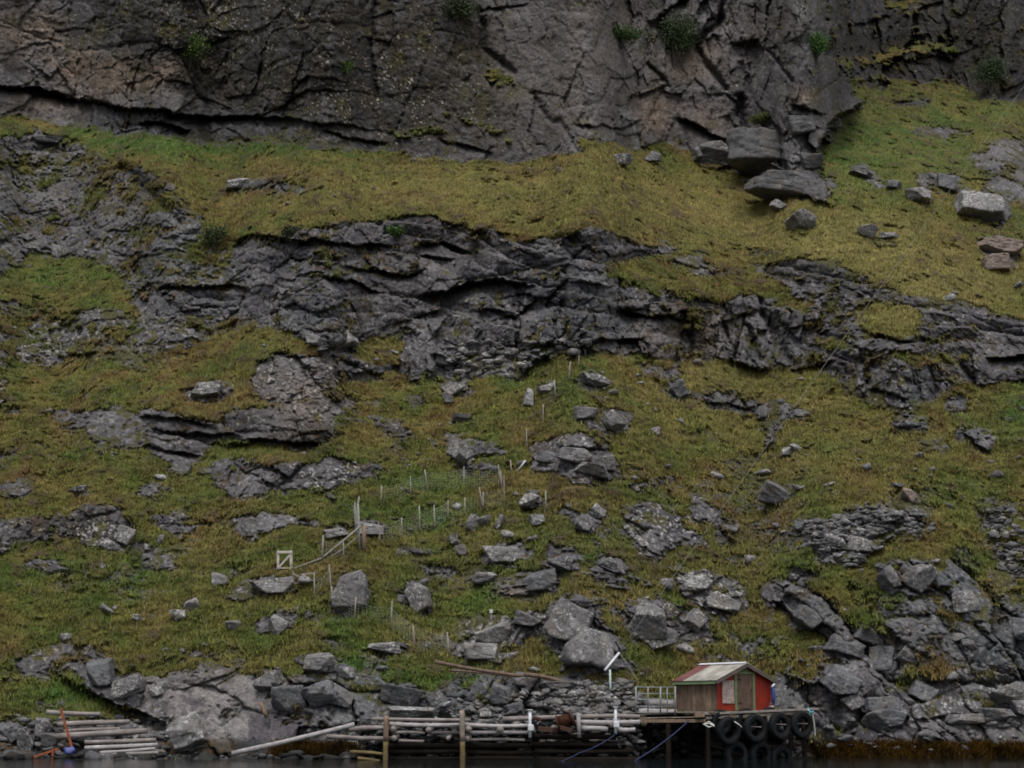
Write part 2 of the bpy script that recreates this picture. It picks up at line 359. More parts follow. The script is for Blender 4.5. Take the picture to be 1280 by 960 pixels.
# undercuts: polyline, width px, depth m   (surface steps back just below the line)
U = [((-900,60,-60,103,49,112,101,127,180,137,262,144,375,150,476,163,492,168), 7, 3.4), ((178,150,200,148,235,160), 8, 3),
 ((722,155,775,163,797,150), 3, 1.), ((794,120,818,114,835,105), 5, 1.6), ((849,146,880,162,909,177), 8, 2.2), ((812,28,835,10,858,-4), 9, 2.4),
 ((598,13,655,4), 2, .8), ((550,176,614,187), 3, 1.2), ((886,210,927,204,961,204,987,221), 4, 1.3), ((990,238,1020,250,1044,256), 6, 1.5),
 ((993,131,1028,143), 7, 1.5), ((1000,162,1030,158), 4, 1.), ((400,163,440,172,480,180), 4, 1.2),
 ((60,168,100,176), 3, .8), ((0,200,50,204), 2, .8), ((135,289,161,285), 3, .7), ((150,236,168,234),3,.5),
 ((286,302,319,291,353,297,430,306,490,307), 6, 1.9), ((430,331,497,341,530,338), 6, 1.7), ((521,303,552,302,583,313), 7, 1.6), ((524,317,564,322), 5, 1.),
 ((405,344,440,350,474,366), 6, 1.7), ((524,371,574,357,618,350,664,357), 14, 2.6), ((598,386,645,391,668,376), 5, 1.3),
 ((544,441,574,456), 11, 2.2), ((773,385,800,392,862,388), 11, 2.2), ((724,434,746,423,802,421), 9, 1.7), ((620,286,648,292), 4, .9),
 ((894,407,941,391), 5, 1.2), ((994,463,1038,452), 6, 2.), ((1082,411,1135,425), 7, 1.6), ((1236,448,1300,441), 7, 2.), ((1090,488,1132,498), 8, 1.3),
 ((175,520,262,527), 4, 1.3), ((190,538,250,541,300,545), 4, 1.3), ((262,552,309,556,312,549,403,555), 8, 2.0), ((185,558,248,570), 4, 1.2),
 ((186,356,215,359,289,357,316,364), 5, 1.4), ((228,391,269,384), 3, .8), ((77,443,120,440), 6, 1.2), ((20,368,60,380),3,.6),
 ((62,836,125,871,175,889,212,908), 14, 2.2), ((968,752,1010,780,1038,804), 8, 1.6), ((1120,727,1167,737), 5, 1.),
 ((1077,890,1100,896,1132,894), 8, 1.6), ((1140,900,1240,890), 4, .8), ((870,500,940,508), 4, .8), ((985,296,1080,350),2,.3),
 ((700,560,765,562), 4, .7), ((718,522,745,516), 3, .7), ((1130,76,1170,70,1190,78), 6, 1.0), ((1060,104,1110,100),3,.7), ((1060,30,1110,22), 5, 1.2)]
# cracks: polyline, width px, depth m
K = [((154,210,190,245,225,277), 7, 1.6), ((954,391,968,415,991,455), 5, 1.3), ((925,120,930,160,935,185), 5, 1.6), ((1030,-20,1034,60), 6, 2.),
 ((962,0,958,60,990,100), 2, .8), ((598,14,604,60,640,90), 4, .9), ((664,118,690,152,700,150,722,190), 3, .5), ((812,30,806,80,836,104), 3, .9), ((470,-20,462,60,470,120), 3, .9), ((900,20,870,60,905,110), 4, 1.2), ((862,400,868,455), 3, .7), ((905,410,912,455), 4, .9),
 ((935,410,950,450), 4, 1.2), ((700,375,712,430), 4, 1.), ((640,380,650,438), 2, .6), ((720,760,745,810), 3, .6), ((925,180,915,205),3,.7),
 ((960,180,985,222),3,.6), ((1075,440,1085,480),3,.7), ((1160,450,1168,490),3,.7), ((1200,455,1215,480),3,.6)]
# colour blobs: (x, y, rx, ry, weight)
TAN = [(95,80,30,25,1.), (165,95,60,22,1.3), (50,45,35,30,.6), (330,115,60,14,.45), (820,140,22,30,1.), (870,78,30,20,1.5), (720,100,70,60,.4), (885,150,30,25,.4), (1000,120,18,14,.6),
       (600,95,40,60,.35), (945,30,60,40,.2), (870,420,60,40,.35), (760,20,60,30,.3), (60,130,60,14,.5), (1230,310,50,30,.2), (380,500,50,40,.35), (640,740,30,10,.5), (230,905,30,20,.5), (275,860,60,20,.4),(0,30,40,40,.4)]
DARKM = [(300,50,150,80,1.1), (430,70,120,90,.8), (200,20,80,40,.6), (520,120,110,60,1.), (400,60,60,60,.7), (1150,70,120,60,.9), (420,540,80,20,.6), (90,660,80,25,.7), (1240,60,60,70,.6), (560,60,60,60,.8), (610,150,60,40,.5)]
LICH = [(420,100,80,70,.45), (520,130,80,60,.5), (880,100,60,40,.6), (370,480,50,35,1.), (260,487,30,16,1.3), (140,665,60,25,.9), (650,490,40,15,1.), (610,787,35,18,1.5), (880,740,50,30,1.1), (830,660,60,30,.8), (0,480,60,50,.6), (740,570,60,30,.7),
        (290,40,100,60,.5), (240,905,60,25,1.1), (400,580,40,30,.8), (380,925,200,25,.6), (1230,870,80,25,.6), (950,205,60,20,.4), (740,620,30,20,.6), (90,410,80,40,.6), (700,800,60,40,.5), (240,740,40,20,.5)]
GREEN = [(270,180,190,14,1.5), (120,165,60,8,.8), (1070,190,60,60,.9), (1200,150,100,26,.5), (1180,200,60,30,.6), (620,690,200,90,.35), (420,780,200,50,.5), (100,870,90,28,1.3), (560,850,80,22,1.1), (1275,520,40,40,1.2), (520,600,60,14,.9), (1010,560,40,12,.5), (340,545,50,10,.6), (880,560,40,12,.5), (200,720,60,14,.6), (30,720,50,20,.5), (600,740,60,12,.6), (450,830,60,14,.8), (740,700,30,14,.6), (1230,700,60,10,.7), (1130,740,30,14,.6), (700,500,50,25,.7), (640,470,50,14,.7), (150,700,120,40,.5),
         (80,345,70,25,.7), (420,590,60,25,.6), (250,600,60,25,.5), (850,780,50,30,.6), (930,800,50,20,.8), (1020,640,50,20,.4), (480,650,120,20,.6), (990,700,60,20,.4), (1130,850,25,8,1.), (545,640,60,16,.5), (180,560,100,25,.5), (780,560,60,20,.3), (60,780,80,40,.3)]
YELL = [(650,240,340,40,.8), (1060,300,110,34,1.7), (1170,350,90,26,1.2), (1210,360,90,40,.6), (900,270,90,40,.6), (1110,400,60,18,1.1), (960,490,120,30,.6), (870,470,40,14,.5), (1050,560,150,50,.6), (470,440,30,16,.9), (640,660,80,16,.3), (240,530,70,8,.7), (800,520,100,30,.3), (1100,130,60,14,.4), (640,115,25,14,.7), (760,175,60,20,.6), (560,180,60,14,.5), (150,635,60,20,.3), (930,690,50,40,.5)]
BROWN = [(330,235,60,20,.9), (880,265,60,12,.5), (450,250,60,12,.5), (700,680,120,60,.3), (330,650,80,20,.6), (930,655,60,20,.6), (260,665,60,20,.5), (540,720,60,20,.4), (1000,350,60,20,.6), (900,330,60,16,.5), (90,820,60,12,.5), (620,300,60,20,.5), (770,130,60,20,.3), (360,470,60,30,.5), (960,640,40,30,.4), (650,620,80,30,.3), (40,600,60,20,.4), (1200,330,60,20,.2), (820,700,80,30,.3)]

# (photo box x0,y0,x1,y1, stone kind, rotation, label)
BLD = [
 (945,598,994,636,1,-25,'large dark angular boulder lying alone in the open grass of the right slope'),
 (975,558,998,571,2,0,'small pale knobbly rock in the grass above the large dark angular boulder'),
 (1124,605,1146,630,3,60,'upright pinkish stone standing in the grass above the rubble patch'),
 (1113,602,1130,611,1,-20,'thin grey slab touching the top of the pinkish stone'),
 (990,606,1008,612,2,0,'flat pale stone just right of the large dark angular boulder'),
 (652,709,696,738,1,0,'dark rounded boulder with a shaded base in the middle of the lower grass'),
 (683,688,720,714,0,-30,'slanting grey slab above and right of the dark rounded boulder'),
 (748,694,776,716,0,-35,'small tilted grey boulder between the slanting slab and the slabby outcrop'),
 (414,710,463,768,0,10,'tall rounded pale boulder right of the small gate'),
 (505,724,542,766,0,20,'knobbly two lobed boulder between the tall pale boulder and the dark rounded one'),
 (590,714,622,730,0,0,'low flat boulder half sunk in grass left of the dark rounded boulder'),
 (602,680,656,706,2,0,'pale speckled boulder with a flat lichen covered face below the fence corner'),
 (735,628,760,652,2,-30,'pale boulder right of the lone fence post'),
 (648,616,674,634,2,0,'pale lump of rock between the fence corner and the lone fence post'),
 (660,642,682,658,0,0,'small grey rock directly below the lone fence post'),
 (718,640,744,668,0,-30,'grey rock just left of the pale boulder and the slabby outcrop'),
 (580,640,602,666,0,-30,'grey boulder under the middle fence posts'),
 (618,640,632,664,0,-40,'narrow grey rock under the fence corner'),
 (560,664,574,682,2,10,'upper of two small pale stones below the middle fence'),
 (568,680,584,694,0,0,'lower of two small pale stones below the middle fence'),
 (677,744,748,806,0,-20,'very large smooth grey boulder below the dark rounded one'),
 (700,782,772,838,0,-15,'broad slab of grey rock under the very large smooth boulder'),
 (640,762,682,786,0,-15,'grey boulder touching the left side of the very large smooth boulder'),
 (592,774,640,806,2,10,'boulder splashed white with lichen under the white tipped post'),
 (578,800,622,828,2,-10,'lichened rock directly below the white splashed boulder'),
 (779,750,838,798,0,-10,'big dark grey boulder with a round top right of the very large one'),
 (796,782,850,812,0,10,'wide rock forming the foot of the round topped boulder'),
 (846,714,892,744,2,15,'pale lichened crag block above the shed'),
 (880,738,926,768,2,-30,'white flecked block at the right end of the pale crag above the shed'),
 (850,756,886,790,0,-35,'leaning grey block below the pale crag above the shed'),
 (716,506,748,526,0,0,'left block of the outcrop below the upper fence end'),
 (742,508,786,542,0,-15,'right block of the outcrop below the upper fence end'),
 (834,474,862,499,1,30,'dark grey boulder below the rock band right of the upper fence'),
 (550,478,586,496,2,20,'pale tilted stone in the grass below the dark cave'),
 (552,490,568,504,1,0,'small blue grey stone beside the pale tilted one below the cave'),
 (564,516,590,528,4,0,'flat dark boulder in grass below the pale tilted stone'),
 (652,482,670,510,2,-10,'white lichened rock left of the upper fence posts'),
 (670,476,696,494,2,10,'white edged ledge rock at the top of the upper fence posts'),
 (722,466,764,484,0,-10,'lichened low rock right of the slanting fence wire'),
 (398,402,450,442,2,10,'pale knobbly boulder perched on the left part of the rock band'),
 (380,416,402,432,2,0,'small pale stone left of the pale perched boulder'),
 (540,440,576,462,4,-10,'dark boulder roofing the small cave in the rock band'),
 (668,560,700,580,1,-15,'blue grey rock at the left end of the blocky outcrop'),
 (694,556,742,582,0,-12,'middle block of the blocky outcrop right of the leaning white stick'),
 (712,572,766,598,0,-15,'lower right block of the blocky outcrop'),
 (746,568,770,588,2,0,'pale end block of the blocky outcrop'),
 (568,552,594,586,0,-45,'long diagonal grey rock above the upper row of fence posts'),
 (855,180,932,212,4,0,'low wide block at the foot of the headland cliff'),
 (902,160,1020,226,4,-12,'huge rounded block at the foot of the headland cliff'),
 (862,176,912,204,0,5,'square faced block in the stack at the foot of the headland cliff'),
 (1000,186,1030,216,4,10,'dark upright block at the right end of the stack under the headland'),
 (926,214,1044,258,4,-8,'jutting slab at the lowest tip of the headland'),
 (978,140,1022,172,4,0,'dark block wedged under the right edge of the headland'),
 (1022,140,1054,164,0,0,'small pale block at the right edge of the headland'),
 (980,260,1026,292,2,-32,'long pale slab lying in the grass below the headland tip'),
 (960,248,984,266,0,-30,'small grey rock above the long pale slab'),
 (1072,280,1098,298,0,0,'grey stone in the grass right of the long pale slab'),
 (1098,290,1124,298,0,0,'thin stone beside the grey stone right of the long pale slab'),
 (1060,206,1094,224,1,-25,'left block in the chain of rocks on the far right slope'),
 (1108,224,1128,238,1,-20,'middle block in the chain of rocks on the far right slope'),
 (1130,230,1168,258,2,-35,'pale tilted block in the chain of rocks on the far right slope'),
 (1168,214,1198,242,1,-15,'dark edged block at the right end of the chain of rocks'),
 (1192,232,1264,284,2,-15,'broad pale ledge near the right edge of the far slope'),
 (1218,292,1276,322,3,-10,'brownish flat ledge below the broad pale ledge'),
 (1226,318,1268,340,3,0,'lowest brownish flat ledge by the right edge'),
 (760,190,792,208,0,0,'rock half hidden in dry grass at the foot of the cliff'),
 (800,188,828,204,0,0,'brown tinted rock at the top of the slope left of the headland'),
 (278,222,316,238,2,5,'pale flat rock in the brown grass above the left rock face'),
 (30,172,84,182,1,-5,'long grey slab at the left edge under the cliff'),
 (1094,704,1126,740,1,20,'left block of the crag above the shore rocks'),
 (1128,698,1172,740,0,-30,'right block of the crag above the shore rocks'),
 (1184,736,1222,768,2,15,'rounded pale boulder right of the crag'),
 (1202,762,1224,782,0,0,'small grey rock under the rounded pale boulder'),
 (1030,664,1056,684,0,0,'rounded grey rock on the rubble patch'),
 (1054,668,1094,694,0,-10,'larger grey rock below the rubble patch'),
 (990,650,1008,664,1,-10,'small dark stone at the left end of the rubble patch'),
 (958,734,1000,764,4,-30,'upper end of the dark diagonal ridge right of the shed roof'),
 (990,752,1036,788,4,-35,'second block down the dark diagonal ridge'),
 (1030,790,1082,824,1,-25,'long smooth slab near the foot of the diagonal ridge'),
 (1064,778,1104,808,1,-20,'upper smooth slab beside the foot of the diagonal ridge'),
 (1084,806,1120,838,1,-5,'cube like boulder at the foot of the diagonal ridge'),
 (1010,806,1030,812,2,0,'thin pale stone left of the long smooth slab'),
 (1024,828,1080,876,1,-35,'large greenish grey boulder above the shore right of the shed'),
 (1048,862,1082,892,2,15,'square pale boulder wedged below the greenish grey one'),
 (1082,866,1122,896,0,-10,'dark hollowed boulder right of the square pale one'),
 (1078,884,1134,912,0,5,'wide shore boulder with a dark hollow beneath it'),
 (1134,848,1176,880,0,-35,'tilted striped boulder on the right shore'),
 (1180,890,1240,906,2,5,'low pale rock ridge near the right waterline'),
 (1236,850,1292,882,2,15,'pale lumpy boulder at the right edge above the shore'),
 (1262,874,1300,896,2,0,'pale boulder at the right edge just above the weed'),
 (1224,884,1268,902,0,0,'grey shore rock between the low ridge and the right edge boulders'),
 (1200,798,1222,812,0,0,'small grey block between grass patches on the right shore slope'),
 (1218,806,1240,832,0,10,'tall grey block below the small one on the right shore slope'),
 (1262,770,1300,800,0,0,'grey rock at the right edge above the lumpy boulder'),
 (1184,790,1206,804,2,0,'pale chip of rock right of the crag foot'),
 (1118,804,1150,830,0,-20,'grey rock right of the cube like boulder'),
 (896,856,914,866,2,0,'small pale stone behind the shed roof'),
 (110,820,146,858,1,10,'upright blue grey boulder over the green hollow'),
 (140,842,182,876,0,10,'boulder right of the upright blue grey one over the green hollow'),
 (158,860,180,884,4,0,'small dark rock under the overhang above the log pile'),
 (186,850,212,870,2,0,'pale block on top of the long shore ledge'),
 (208,886,262,938,2,20,'big whitish brown boulder right of the log pile'),
 (318,834,356,866,0,-10,'grey boulder above the short wooden stake'),
 (340,854,392,896,1,0,'large dark blue boulder right of the short wooden stake'),
 (376,848,424,888,1,20,'second dark blue boulder beside the first'),
 (378,814,420,842,0,10,'rounded grey boulder above the two dark blue boulders'),
 (402,852,446,886,1,-25,'slanted blue grey boulder next to the grass bank'),
 (470,850,532,884,1,-20,'long sloping slab in the grass bank above the log wharf'),
 (470,880,550,900,2,-5,'low pale rock directly above the top log of the wharf'),
 (610,852,646,884,1,-15,'dark blue boulder in the stones behind the wharf'),
 (632,876,656,892,1,15,'smaller dark stone at the foot of the dark blue boulder'),
 (640,838,668,860,0,-10,'grey boulder under the old planks'),
 (674,850,720,864,0,0,'brownish boulder right of the old planks end'),
 (460,800,502,818,2,-5,'pale flat rock in the grass left of the lowest fence post'),
 (420,832,444,848,0,0,'grey rock in the grass above the slanted blue grey boulder'),
 (310,720,372,742,0,0,'grey rock shelf carrying the small gate'),
 (212,760,234,776,2,10,'left of two joined pale rocks in the left grass'),
 (226,746,252,764,2,10,'right of two joined pale rocks in the left grass'),
 (264,714,286,732,0,0,'lichened stone left of the small gate'),
 (162,767,182,777,2,0,'oval pale stone in the open left grass'),
 (282,774,302,788,0,0,'grey stone below the left grass slope'),
 (332,766,362,796,2,-35,'pale weathered rock below the small gate'),
 (86,606,112,618,2,25,'long pale stone lying in the upper left grass'),
 (300,646,326,674,0,20,'grey rock at the left end of the brown mossy ledge'),
 (402,656,436,674,2,10,'white lichened rock under the handrail'),
 (440,652,482,670,2,-5,'pale rock beside the thick brown post'),
 (236,476,280,500,2,10,'bright white lichened rock on the left terrace'),
 (144,654,170,682,2,-20,'white flecked block of the left crag'),
 (0,894,30,930,1,30,'grey boulder at the left edge beside the rust red beam'),
 (20,906,44,940,0,35,'tilted slab of grey rock left of the log pile'),
 (40,896,66,920,0,0,'rounded rock at the left ends of the logs'),
 (96,934,126,952,4,10,'dark rock in front of the log pile'),
 (52,912,74,934,0,0,'small angular rock behind the rust red beam'),
]
us = np.concatenate([np.arange(-900, -190, 25), np.arange(-190, -20, 2.5), np.arange(-20, 1300, 1.25), np.arange(1300, 1500, 2.5), np.arange(1500, 2200, 25)]).astype(np.float32)
vs = np.concatenate([np.arange(-1500, -100, 25), np.arange(-100, 962, 1.25), np.arange(962, 1120, 6)]).astype(np.float32)
NU, NV = len(us), len(vs)
UU, VV = np.meshgrid(us, vs)
AX = (UU - 640) / F; BX = (480 - VV) / F; DY = cp - BX * sp
KX = AX / DY; MM = (sp + BX * cp) / DY
ZER = np.zeros_like(UU)
# warped photo coordinates, so that traced outlines become ragged
w1 = fbm(UU, VV*1.3, ZER + 3.3, 60, 6, .68); w2 = fbm(UU, VV*1.3, ZER + 41.7, 60, 6, .68)
WU = UU + 26 * w1; WV = VV + 15 * w2
def poly_sdf(p, m=46):
    """signed distance (inside positive), clipped to +-m, evaluated near the polygon only"""
    x0, y0 = p.min(0) - m; x1, y1 = p.max(0) + m
    j0, j1 = np.searchsorted(us, (x0 - 25, x1 + 25)); i0, i1 = np.searchsorted(vs, (y0 - 25, y1 + 25))
    X = WU[i0:i1, j0:j1]; Y = WV[i0:i1, j0:j1]
    d = np.full(X.shape, 1e9, np.float32); ins = np.zeros(X.shape, bool); n = len(p)
    for k in range(n):
        ax, ay = p[k]; bx, by = p[(k+1) % n]; ex, ey = bx-ax, by-ay
        t = np.clip(((X-ax)*ex + (Y-ay)*ey) / (ex*ex+ey*ey+1e-9), 0, 1)
        dx = X-ax-t*ex; dy = Y-ay-t*ey; d = np.minimum(d, dx*dx+dy*dy)
        c = (ay > Y) != (by > Y)
        if by != ay: ins ^= c & (X < (bx-ax)*(Y-ay)/(by-ay)+ax)
    d = np.sqrt(d); return (slice(i0, i1), slice(j0, j1)), np.clip(np.where(ins, d, -d), -m, m)
# background rockiness of the open grass: more loose rock low down and to the right
base = -.86 + .30*sst(560, 760, VV) + .22*sst(480, 900, UU)*sst(500, 640, VV) + .15*sst(420, 520, VV) - .6*(sst(180, 200, VV)*(1-sst(240, 290, VV)))*sst(280, 420, UU)
base = base + .28*sst(620, 380, UU)*sst(300, 340, VV)*(1-sst(560, 600, VV))
RL = base.astype(np.float32); TH = (38 + 3*w1).astype(np.float32); SD = np.full(UU.shape, -46, np.float32)
CL = np.zeros_like(RL); LAY = np.zeros_like(RL); SHO = np.zeros_like(RL); BAND = np.zeros_like(RL)
for (x0, y0, x1, y1, mi_, ro_, lb_) in BLD:
    if y0 < 440 or x1 - x0 < 24 or (y0 == 598 and x0 == 945): continue
    cx, cy, rx, ry = (x0+x1)/2, (y0+y1)/2 + 1, (x1-x0)/2*1.12, (y1-y0)/2*1.05
    i0, i1 = np.searchsorted(vs, (cy - 2*ry, cy + 2*ry)); j0, j1 = np.searchsorted(us, (cx - 2*rx, cx + 2*rx))
    e_ = 1 - np.hypot((WU[i0:i1, j0:j1]-cx)/rx, (WV[i0:i1, j0:j1]-cy)/ry); f = sst(-.35, .35, e_)
    RL[i0:i1, j0:j1] += (.55 - RL[i0:i1, j0:j1]) * f
for lv, th, kd, p in P:
    sl, d = poly_sdf(p)
    if kd == 'g':
        RL[sl] = RL[sl] + lv * sst(-6, 8, d); TH[sl] = TH[sl] + (th - TH[sl]) * sst(-4, 6, d); SD[sl] = np.minimum(SD[sl], -d); continue
    f = sst(-10, 9, d)
    RL[sl] = np.maximum(RL[sl], RL[sl] + (lv - RL[sl]) * f)
    TH[sl] = np.maximum(TH[sl], TH[sl] + (th - TH[sl]) * sst(-6, 8, d))
    SD[sl] = np.maximum(SD[sl], d)
    if kd == 'a': CL[sl] = np.maximum(CL[sl], sst(-3, 3, d))
    if kd == 'm': BAND[sl] = np.maximum(BAND[sl], sst(-3, 3, d))
    if kd in 'me': LAY[sl] = np.maximum(LAY[sl], sst(-3, 10, d))
    if kd == 's' and p[0, 0] > 900: LAY[sl] = np.maximum(LAY[sl], .55*sst(-3, 10, d))
    if kd == 's': SHO[sl] = np.maximum(SHO[sl], sst(-6, 6, d))
# integrate the slope upward from the waterline, column by column
tn = np.tan(np.radians(np.clip(TH, 30, 86)))
wts = np.exp(-np.linspace(-2, 2, 41)**2); wts /= wts.sum()
inv = 1 / (tn - MM * .999)
inv = np.clip(inv, .02, 6)
blur = np.zeros_like(inv); idx = np.arange(NU)
for k, w in enumerate(wts): blur += w * inv[:, np.clip(idx + (k - 20) * 2, 0, NU - 1)]
dm = np.zeros_like(MM); dm[:-1] = MM[:-1] - MM[1:]
step = blur * dm
lnY = np.cumsum(step[::-1], 0)[::-1]
iw = int(np.searchsorted(vs, 945)); lnY -= lnY[iw]
Y0 = 93.8 + 1.2*np.sin(us/140.) - .8*np.cos(us/60.) + 1.2*sst(150, 60, us)
Yb = (np.exp(lnY) * Y0[None, :]).astype(np.float32)
# the gully and slopes behind the headland at the right
edge = np.interp(VV, [-1600, 0, 60, 98, 128, 150, 190, 215, 240, 256, 400], [1030, 1032, 1038, 1062, 1074, 1050, 1024, 1026, 1046, 1044, 1040]) 
gul = sst(-3, 3, WU - edge) * sst(262, 130, VV)
Yb *= 1 + .085 * gul + .05 * sst(1040, 1280, UU) * sst(420, 100, VV)
Yb *= 1 + .05*sst(640, -100, UU)*sst(600, 100, VV)
X3 = KX * Yb; Z3 = CZ + MM * Yb; Y3 = Yb
# noise fields in real metres
nA = fbm(X3, Y3, Z3, 5.0, 6, .6, 1.); nB = fbm(X3, Y3, Z3, 1.6, 4, .6, 9.); nC = fbm(X3, Y3, Z3, 16., 4, .5, 20.); nD = fbm(X3, Y3, Z3, .5, 3, .6, 31.)
Ym = np.exp(np.log(Yb[:, 32:-32]).mean(1)); app = -np.cumsum(np.gradient(vs) * Ym / F)
arc = np.broadcast_to(app[:, None], UU.shape); fx_ = (UU - 640) / F * Ym[:, None]
nP = fbm(fx_*.97 + arc*.17, arc*3.2 - fx_*.5, ZER + 2.2, 6., 5, .62, 14.)
Rv = RL + 1.0*nP + 1.1 * nA + 1.0 * nB + .7*nD
Rv += .25*np.abs(fbm(X3, Y3, Z3*1.6, .8, 3, .6, 44.))
ROCK = sst(-.09, .12, Rv)
wx = fx_ + .9*nA + .16*nB; wa = arc + .9*nC + .45*nA + .14*nB + .04*nD
GR = 1 - ROCK
tilt = .17 + .42 * sst(820, 960, UU) * sst(660, 730, VV) + .25 * sst(560, 700, UU) * sst(700, 760, VV)
px0 = 440 * Ym[int(np.searchsorted(vs, 800))] / F; pa0 = app[int(np.searchsorted(vs, 800))]
s1 = (wa - pa0) * np.cos(tilt) + (wx - px0) * np.sin(tilt); s0 = (wx - px0) * np.cos(tilt) - (wa - pa0) * np.sin(tilt)
disp = np.zeros_like(Yb)
# blocky facets at several sizes
slab = np.clip(SHO + sst(900, 1000, UU) * sst(700, 760, VV), 0, 1)
for size, amp, asp, seed in ((5.5, .95, 1.7, 1), (2.1, .50, 1.5, 2), (.85, .24, 1.35, 3), (.36, .12, 1.2, 4)):
    amp = amp * (1 + slab * (.5 if size > 2 else -.72))
    rt, ox, oy, gap = cells(s0 / asp, s1, size, .95, seed)
    d = amp * ((rt[..., 2] - .5) * 1.2 + (rt[..., 3] - .5) * 1.1 * ox / size * 2 + (rt[..., 4] - .45) * 1.4 * oy / size * 2)
    d += amp * .6 * np.exp(-gap / (.05 * size + .03))
    k = np.where(CL > .5, 1.15, .9) if size > 3 else 1.0
    disp += d * k
sm = .3 + .7 * sst(-.4, .35, nC)       # smooth and broken areas
VERT = np.clip(sst(630, 660, WU) * sst(1050, 1020, WU) * sst(378, 400, WV) * BAND + sst(430, 470, WU) * sst(660, 630, WU) * sst(392, 405, WV) * BAND * .8
               + sst(1040, 1060, WU) * sst(436, 450, WV) * BAND + CL * sst(560, 640, WU) * .8 + .3 * CL, 0, 1)
dv_ = np.zeros_like(disp)
for size, amp, asp, seed in ((4.6, 1.15, .55, 11), (1.9, .42, .5, 12), (.8, .16, .5, 13)):
    rt, ox, oy, gap = cells(s0 / asp + 3.1, s1 * .92 + .2 * s0, size, .95, seed)
    dv_ += amp * ((rt[..., 2] - .5) * 1.4 + (rt[..., 3] - .5) * 1.6 * ox / size * 2 + (rt[..., 4] - .35) * 1.2 * oy / size * 2)
    dv_ += amp * .3 * np.exp(-gap / (.05 * size + .02))
disp = disp * (1 - VERT) + dv_ * VERT
LAY *= 1 - .75 * VERT
disp *= sm
face = np.exp(-((WU-700)/75)**2 - ((WV-80)/95)**2) + np.exp(-((WU-880)/50)**2 - ((WV-80)/40)**2)*.8 + .7*np.exp(-((WU-80)/110)**2 - ((WV-250)/40)**2)
whale = np.clip(np.exp(-((WU-275)/75)**2 - ((WV-868)/24)**2) + np.exp(-((WU-300)/95)**2 - ((WV-915)/22)**2) + np.exp(-((WU-235)/30)**2 - ((WV-912)/26)**2), 0, 1)
face = face + .6*whale
disp *= 1 - .65*np.clip(face, 0, 1)
# bedding: overhanging steps
lay_p = .85 + .25 * nC
ph = s1 / 1.15 + .8 * nC
fr = ph - np.floor(ph); lid = np.floor(ph).astype(np.int32)
la = RT[h3(lid, lid * 0 + 7, np.floor(s0 / 7 + .3*np.sin(ph*0+lid)).astype(np.int32)), 2]
saw = (1 - fr) ** 1.5
disp += LAY * (1.35 * la * saw - .3)
disp += (1-LAY) * .30 * la * saw * (1 - .6*CL)
disp += (1 - .6*LAY)*(.35*nA + .20 * nB) + .10 * nD + CL*(.8*nC)
bul = np.clip(Rv, 0, .6) / .6
disp = disp * (.25 + .75 * np.clip(ROCK * (.4 + bul), 0, 1)) * ROCK - .55 * bul * (1 - CL) * (1 - LAY*.5)
# grass ground: lumps and small terraces
tr = arc / .8 + 1.6 * nA + .8*nB; tf = tr - np.floor(tr)
disp += GR * (.95 * nA + .65 * nB + .26 * nD + .8*nC - .42 * sst(.0, .8, tf) * (1 - sst(.85, 1., tf)))
# grass lips hanging over rock edges
for pts, wd, dep in U:
    p = np.array(pts, np.float32).reshape(-1, 2); p = p[np.argsort(p[:, 0])]
    j0, j1 = np.searchsorted(us, (p[0, 0] - 12, p[-1, 0] + 12)); i0, i1 = np.searchsorted(vs, (p[:, 1].min() - 40, p[:, 1].max() + 60))
    X = UU[i0:i1, j0:j1] + 6*w1[i0:i1, j0:j1]; Yv = VV[i0:i1, j0:j1] + 9*w2[i0:i1, j0:j1] + 3.5*nB[i0:i1, j0:j1]
    d = Yv - np.interp(X, p[:, 0], p[:, 1]); L = p[-1, 0] - p[0, 0]
    tp = sst(-8, max(8, L*.15), X - p[0, 0]) * sst(-8, max(8, L*.15), p[-1, 0] - X)
    disp[i0:i1, j0:j1] += tp * dep * (sst(-1.2, 1.2, d) * np.exp(-np.maximum(d, 0) / wd) - .22 * (1 - sst(-1, 1, d)) * np.exp(np.minimum(d, 0) / (wd * 1.5)))
for pts, wd, dep in K:
    p = np.array(pts, np.float32).reshape(-1, 2)
    j0, j1 = np.searchsorted(us, (p[:, 0].min() - 30, p[:, 0].max() + 30)); i0, i1 = np.searchsorted(vs, (p[:, 1].min() - 30, p[:, 1].max() + 30))
    X = UU[i0:i1, j0:j1] + 9*w1[i0:i1, j0:j1]; Yv = VV[i0:i1, j0:j1] + 6*w2[i0:i1, j0:j1]; d = np.full(X.shape, 1e9)
    for k in range(len(p) - 1):
        ax, ay = p[k]; ex, ey = p[k+1] - p[k]; t_ = np.clip(((X-ax)*ex + (Yv-ay)*ey) / (ex*ex+ey*ey), 0, 1)
        d = np.minimum(d, np.hypot(X-ax-t_*ex, Yv-ay-t_*ey))
    disp[i0:i1, j0:j1] += dep * np.exp(-(d / wd) ** 2)
# hollow under the shed deck and behind the log crib
hol = sst(440, 470, UU) * sst(985, 965, UU) * sst(906, 914, VV)
disp += hol * 1.5
YF = (Yb + disp).astype(np.float32)
PX = KX * YF; PZ = CZ + MM * YF
